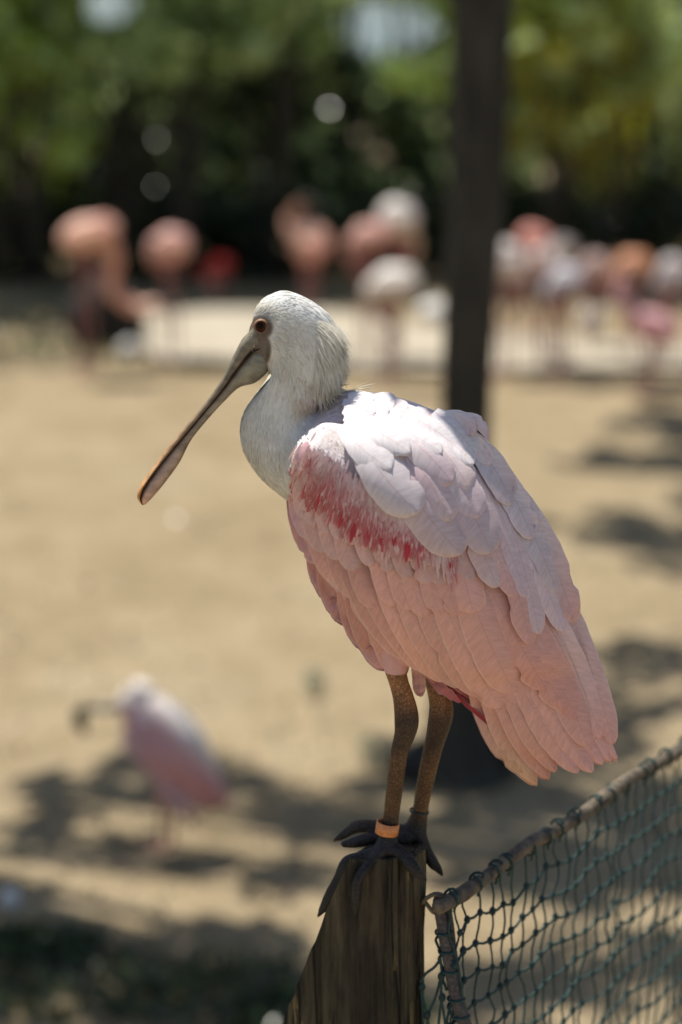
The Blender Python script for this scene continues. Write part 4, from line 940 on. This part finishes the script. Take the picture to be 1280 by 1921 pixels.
# ---------------------------------------------------------------- net fence
mrail = m_noise('rail_bark', (.055, .048, .038), (.19, .15, .105), 60, .85, .7, .003, (1, 1, 1)); mcord = m_noise('green_cord', (.010, .030, .030), (.035, .085, .078), 300, .6, .6, .001)
mrope = m_noise('grey_rope', (.05, .045, .045), (.13, .115, .11), 220, .9, .8, .002); mknot = m_noise('cord_knot', (.01, .025, .025), (.03, .06, .058), 200, .7, .6, .001)
mwire = m_noise('rusty_wire', (.07, .06, .045), (.17, .14, .10), 90, .5, .4, .001)
A0 = onY(838, 1692, 2.86); zr = A0.z
B0 = G(1280, 1400, zr); dr = (B0-A0); ln0 = dr.length; dr.normalize()
fence = thing('net_fence', 'green cord net hanging from a wooden rail, running off right from the post', 'fence', (A0.x, A0.y, 0))
def fp(s, h, off=0): return A0+dr*s+Vector((0, 0, -h-.03*math.sin(s*2.2)*0))+Vector((dr.y, -dr.x, 0))*off
rp = [fp(-.02+s*.06, .004*math.sin(s*1.3)) for s in range(0, 40)]
V, F = trunk_geo(rp, [.0088+.001*math.sin(i*1.9) for i in range(40)], 14, .12); mesh_obj('rail', V, F, mrail, fence)
SPX, SPH = .029, .039
def knotpos(i, j):
    s = .022+i*SPX; h = .012+j*SPH+.0*s
    return fp(s+.0045*noise.noise(Vector((i*1.1, j*1.3, 0)))+(.004 if j % 2 else -.004)+.006*noise.noise(Vector((i*.2, j*.5, 3))), h+.012*noise.noise(Vector((i*.33, j*.4, 9)))+.006*noise.noise(Vector((i*.9, j, 2))), .01*noise.noise(Vector((i*.4, j*.4, 7))))
NI, NJ = 52, 21
for i in range(NI):
    pp = []
    for j in range(NJ):
        pp.append(knotpos(i, j))
        if j < NJ-1: pp.append((knotpos(i, j)+knotpos(i, j+1))/2+Vector((random.gauss(0, .0022), 0, 0)))
    pp = [fp(.022+i*SPX, 0)]+pp
    V, F = tubegeo([Vector(p) for p in smooth_path(pp, 2)], .0014, 6); mesh_obj('cord', V, F, mcord, fence)
for j in range(1, NJ):
    pp = []
    for i in range(NI): pp.append(knotpos(i, j)); pp.append((knotpos(i, j)+knotpos(min(i+1, NI-1), j))/2+Vector((0, 0, -.0022)))
    V, F = tubegeo([Vector(p) for p in smooth_path(pp[:-1], 2)], .0018, 6); mesh_obj('cord', V, F, mcord, fence)
V = []; F = []
for i in range(NI):
    for j in range(1, NJ):
        c = knotpos(i, j); r = random.uniform(.0034, .0046); ellipsoid(c, (X3*r, Y3*r, Z3*r*1.35), V, F, 8, 6)
o = mesh_obj('knots', V, F, mknot, fence); o['kind'] = 'stuff'
side = Vector((dr.y, -dr.x, 0))
for i in range(26):   # lashings round the rail
    s = .010+i*.046+random.uniform(-.01, .01); pp = []; slant = random.uniform(.006, .022)
    for k in range(13):
        a = 2*math.pi*k/11; pp.append(fp(s+slant*k/12+random.uniform(-.0008, .0008), -.0108*math.cos(a), .0108*math.sin(a)))
    pp.append(fp(s+.012, .02))
    V, F = tubegeo([Vector(p) for p in pp], .0017, 6); mesh_obj('lashing', V, F, mcord, fence)
# rope hanging down beside the post, wrapped with cord
rpx = smooth_path([(826, 1682, 24, 9), (822, 1694, 30, 10.5), (828, 1725, 30, 11), (838, 1780, 30, 12), (850, 1840, 30, 13), (862, 1890, 30, 13.5), (882, 1960, 30, 14), (930, 2150, 20, 14), (990, 2500, 0, 14)], 5)
rc = [P(p[0], p[1], p[2]) for p in rpx]
V, F = tubegeo(rc, [p[3]*S for p in rpx], 14); mesh_obj('rope', V, F, mrope, fence)
V, F = tubegeo([P(p[0]+18-max(0, (p[1]-1700))*.06, p[1]+4, p[2]-16) for p in rpx[2:22]], [7*S]*20, 10); mesh_obj('rope', V, F, mrope, fence)
for k0, v0 in enumerate([1745, 1785, 1822, 1868, 1905, 1950]):
    i0 = min(range(len(rpx)), key=lambda i: abs(rpx[i][1]-v0)); c = rc[i0]; r = (rpx[i0][3]+2.2)*S; pp = []
    for k in range(15):
        a = 2*math.pi*k/13+2.6; pp.append(c+X3*(r*math.cos(a)*1.05)+Y3*(r*math.sin(a))+Z3*(-.0008*k+r*.25*math.cos(a)))
    pp.append(pp[-1]+Vector((.006, 0, -.016)))
    V, F = tubegeo(pp, .0018, 6); mesh_obj('lashing', V, F, mcord, fence)
pp = smooth_path([(848, 1690, 36), (846, 1720, 38), (842, 1750, 40), (853, 1785, 38), (862, 1825, 38), (868, 1870, 38), (876, 1925, 38), (900, 2000, 38)], 5)
V, F = tubegeo([P(*p) for p in pp], .0016, 6); mesh_obj('cord', V, F, mcord, fence)
# wire loop tying rail to the post
V, F = tubegeo([P(*p) for p in smooth_path([(792, 1694, 20), (800, 1686, 30), (815, 1678, 38), (830, 1680, 40), (842, 1690, 36), (845, 1702, 28)], 5)], .0028, 10); mesh_obj('wire_loop', V, F, mwire, fence)
V, F = tubegeo([P(*p) for p in smooth_path([(796, 1690, 20), (806, 1703, 26), (814, 1712, 24), (824, 1712, 14)], 5)], .0026, 10); mesh_obj('wire_loop', V, F, mwire, fence)
# loose net gathered between rope and post
for ptsx in [[(826, 1800, 28), (815, 1815, 30), (798, 1828, 34), (790, 1845, 34), (793, 1868, 36), (800, 1895, 38), (806, 1930, 38), (812, 2010, 38)], [(826, 1795, 32), (829, 1830, 34), (828, 1870, 34), (834, 1910, 36), (838, 1990, 36)],
             [(826, 1838, 30), (818, 1870, 34), (806, 1900, 36), (800, 1935, 36)], [(832, 1868, 34), (826, 1895, 36), (822, 1940, 36)], [(850, 1880, 28), (842, 1900, 32), (836, 1930, 34)], [(790, 1850, 34), (794, 1900, 34), (796, 1990, 34)]]:
    V, F = tubegeo([P(*p) for p in smooth_path(ptsx, 5)], .0018, 6); mesh_obj('cord', V, F, mcord, fence)
V = []; F = []
for (u, v, w_) in [(792, 1852, 35), (802, 1905, 38), (828, 1832, 35), (830, 1872, 35)]: ellipsoid(P(u, v, w_), (X3*.0045, Y3*.004, Z3*.0062), V, F, 10, 8)
o = mesh_obj('knots', V, F, mknot, fence); o['kind'] = 'stuff'
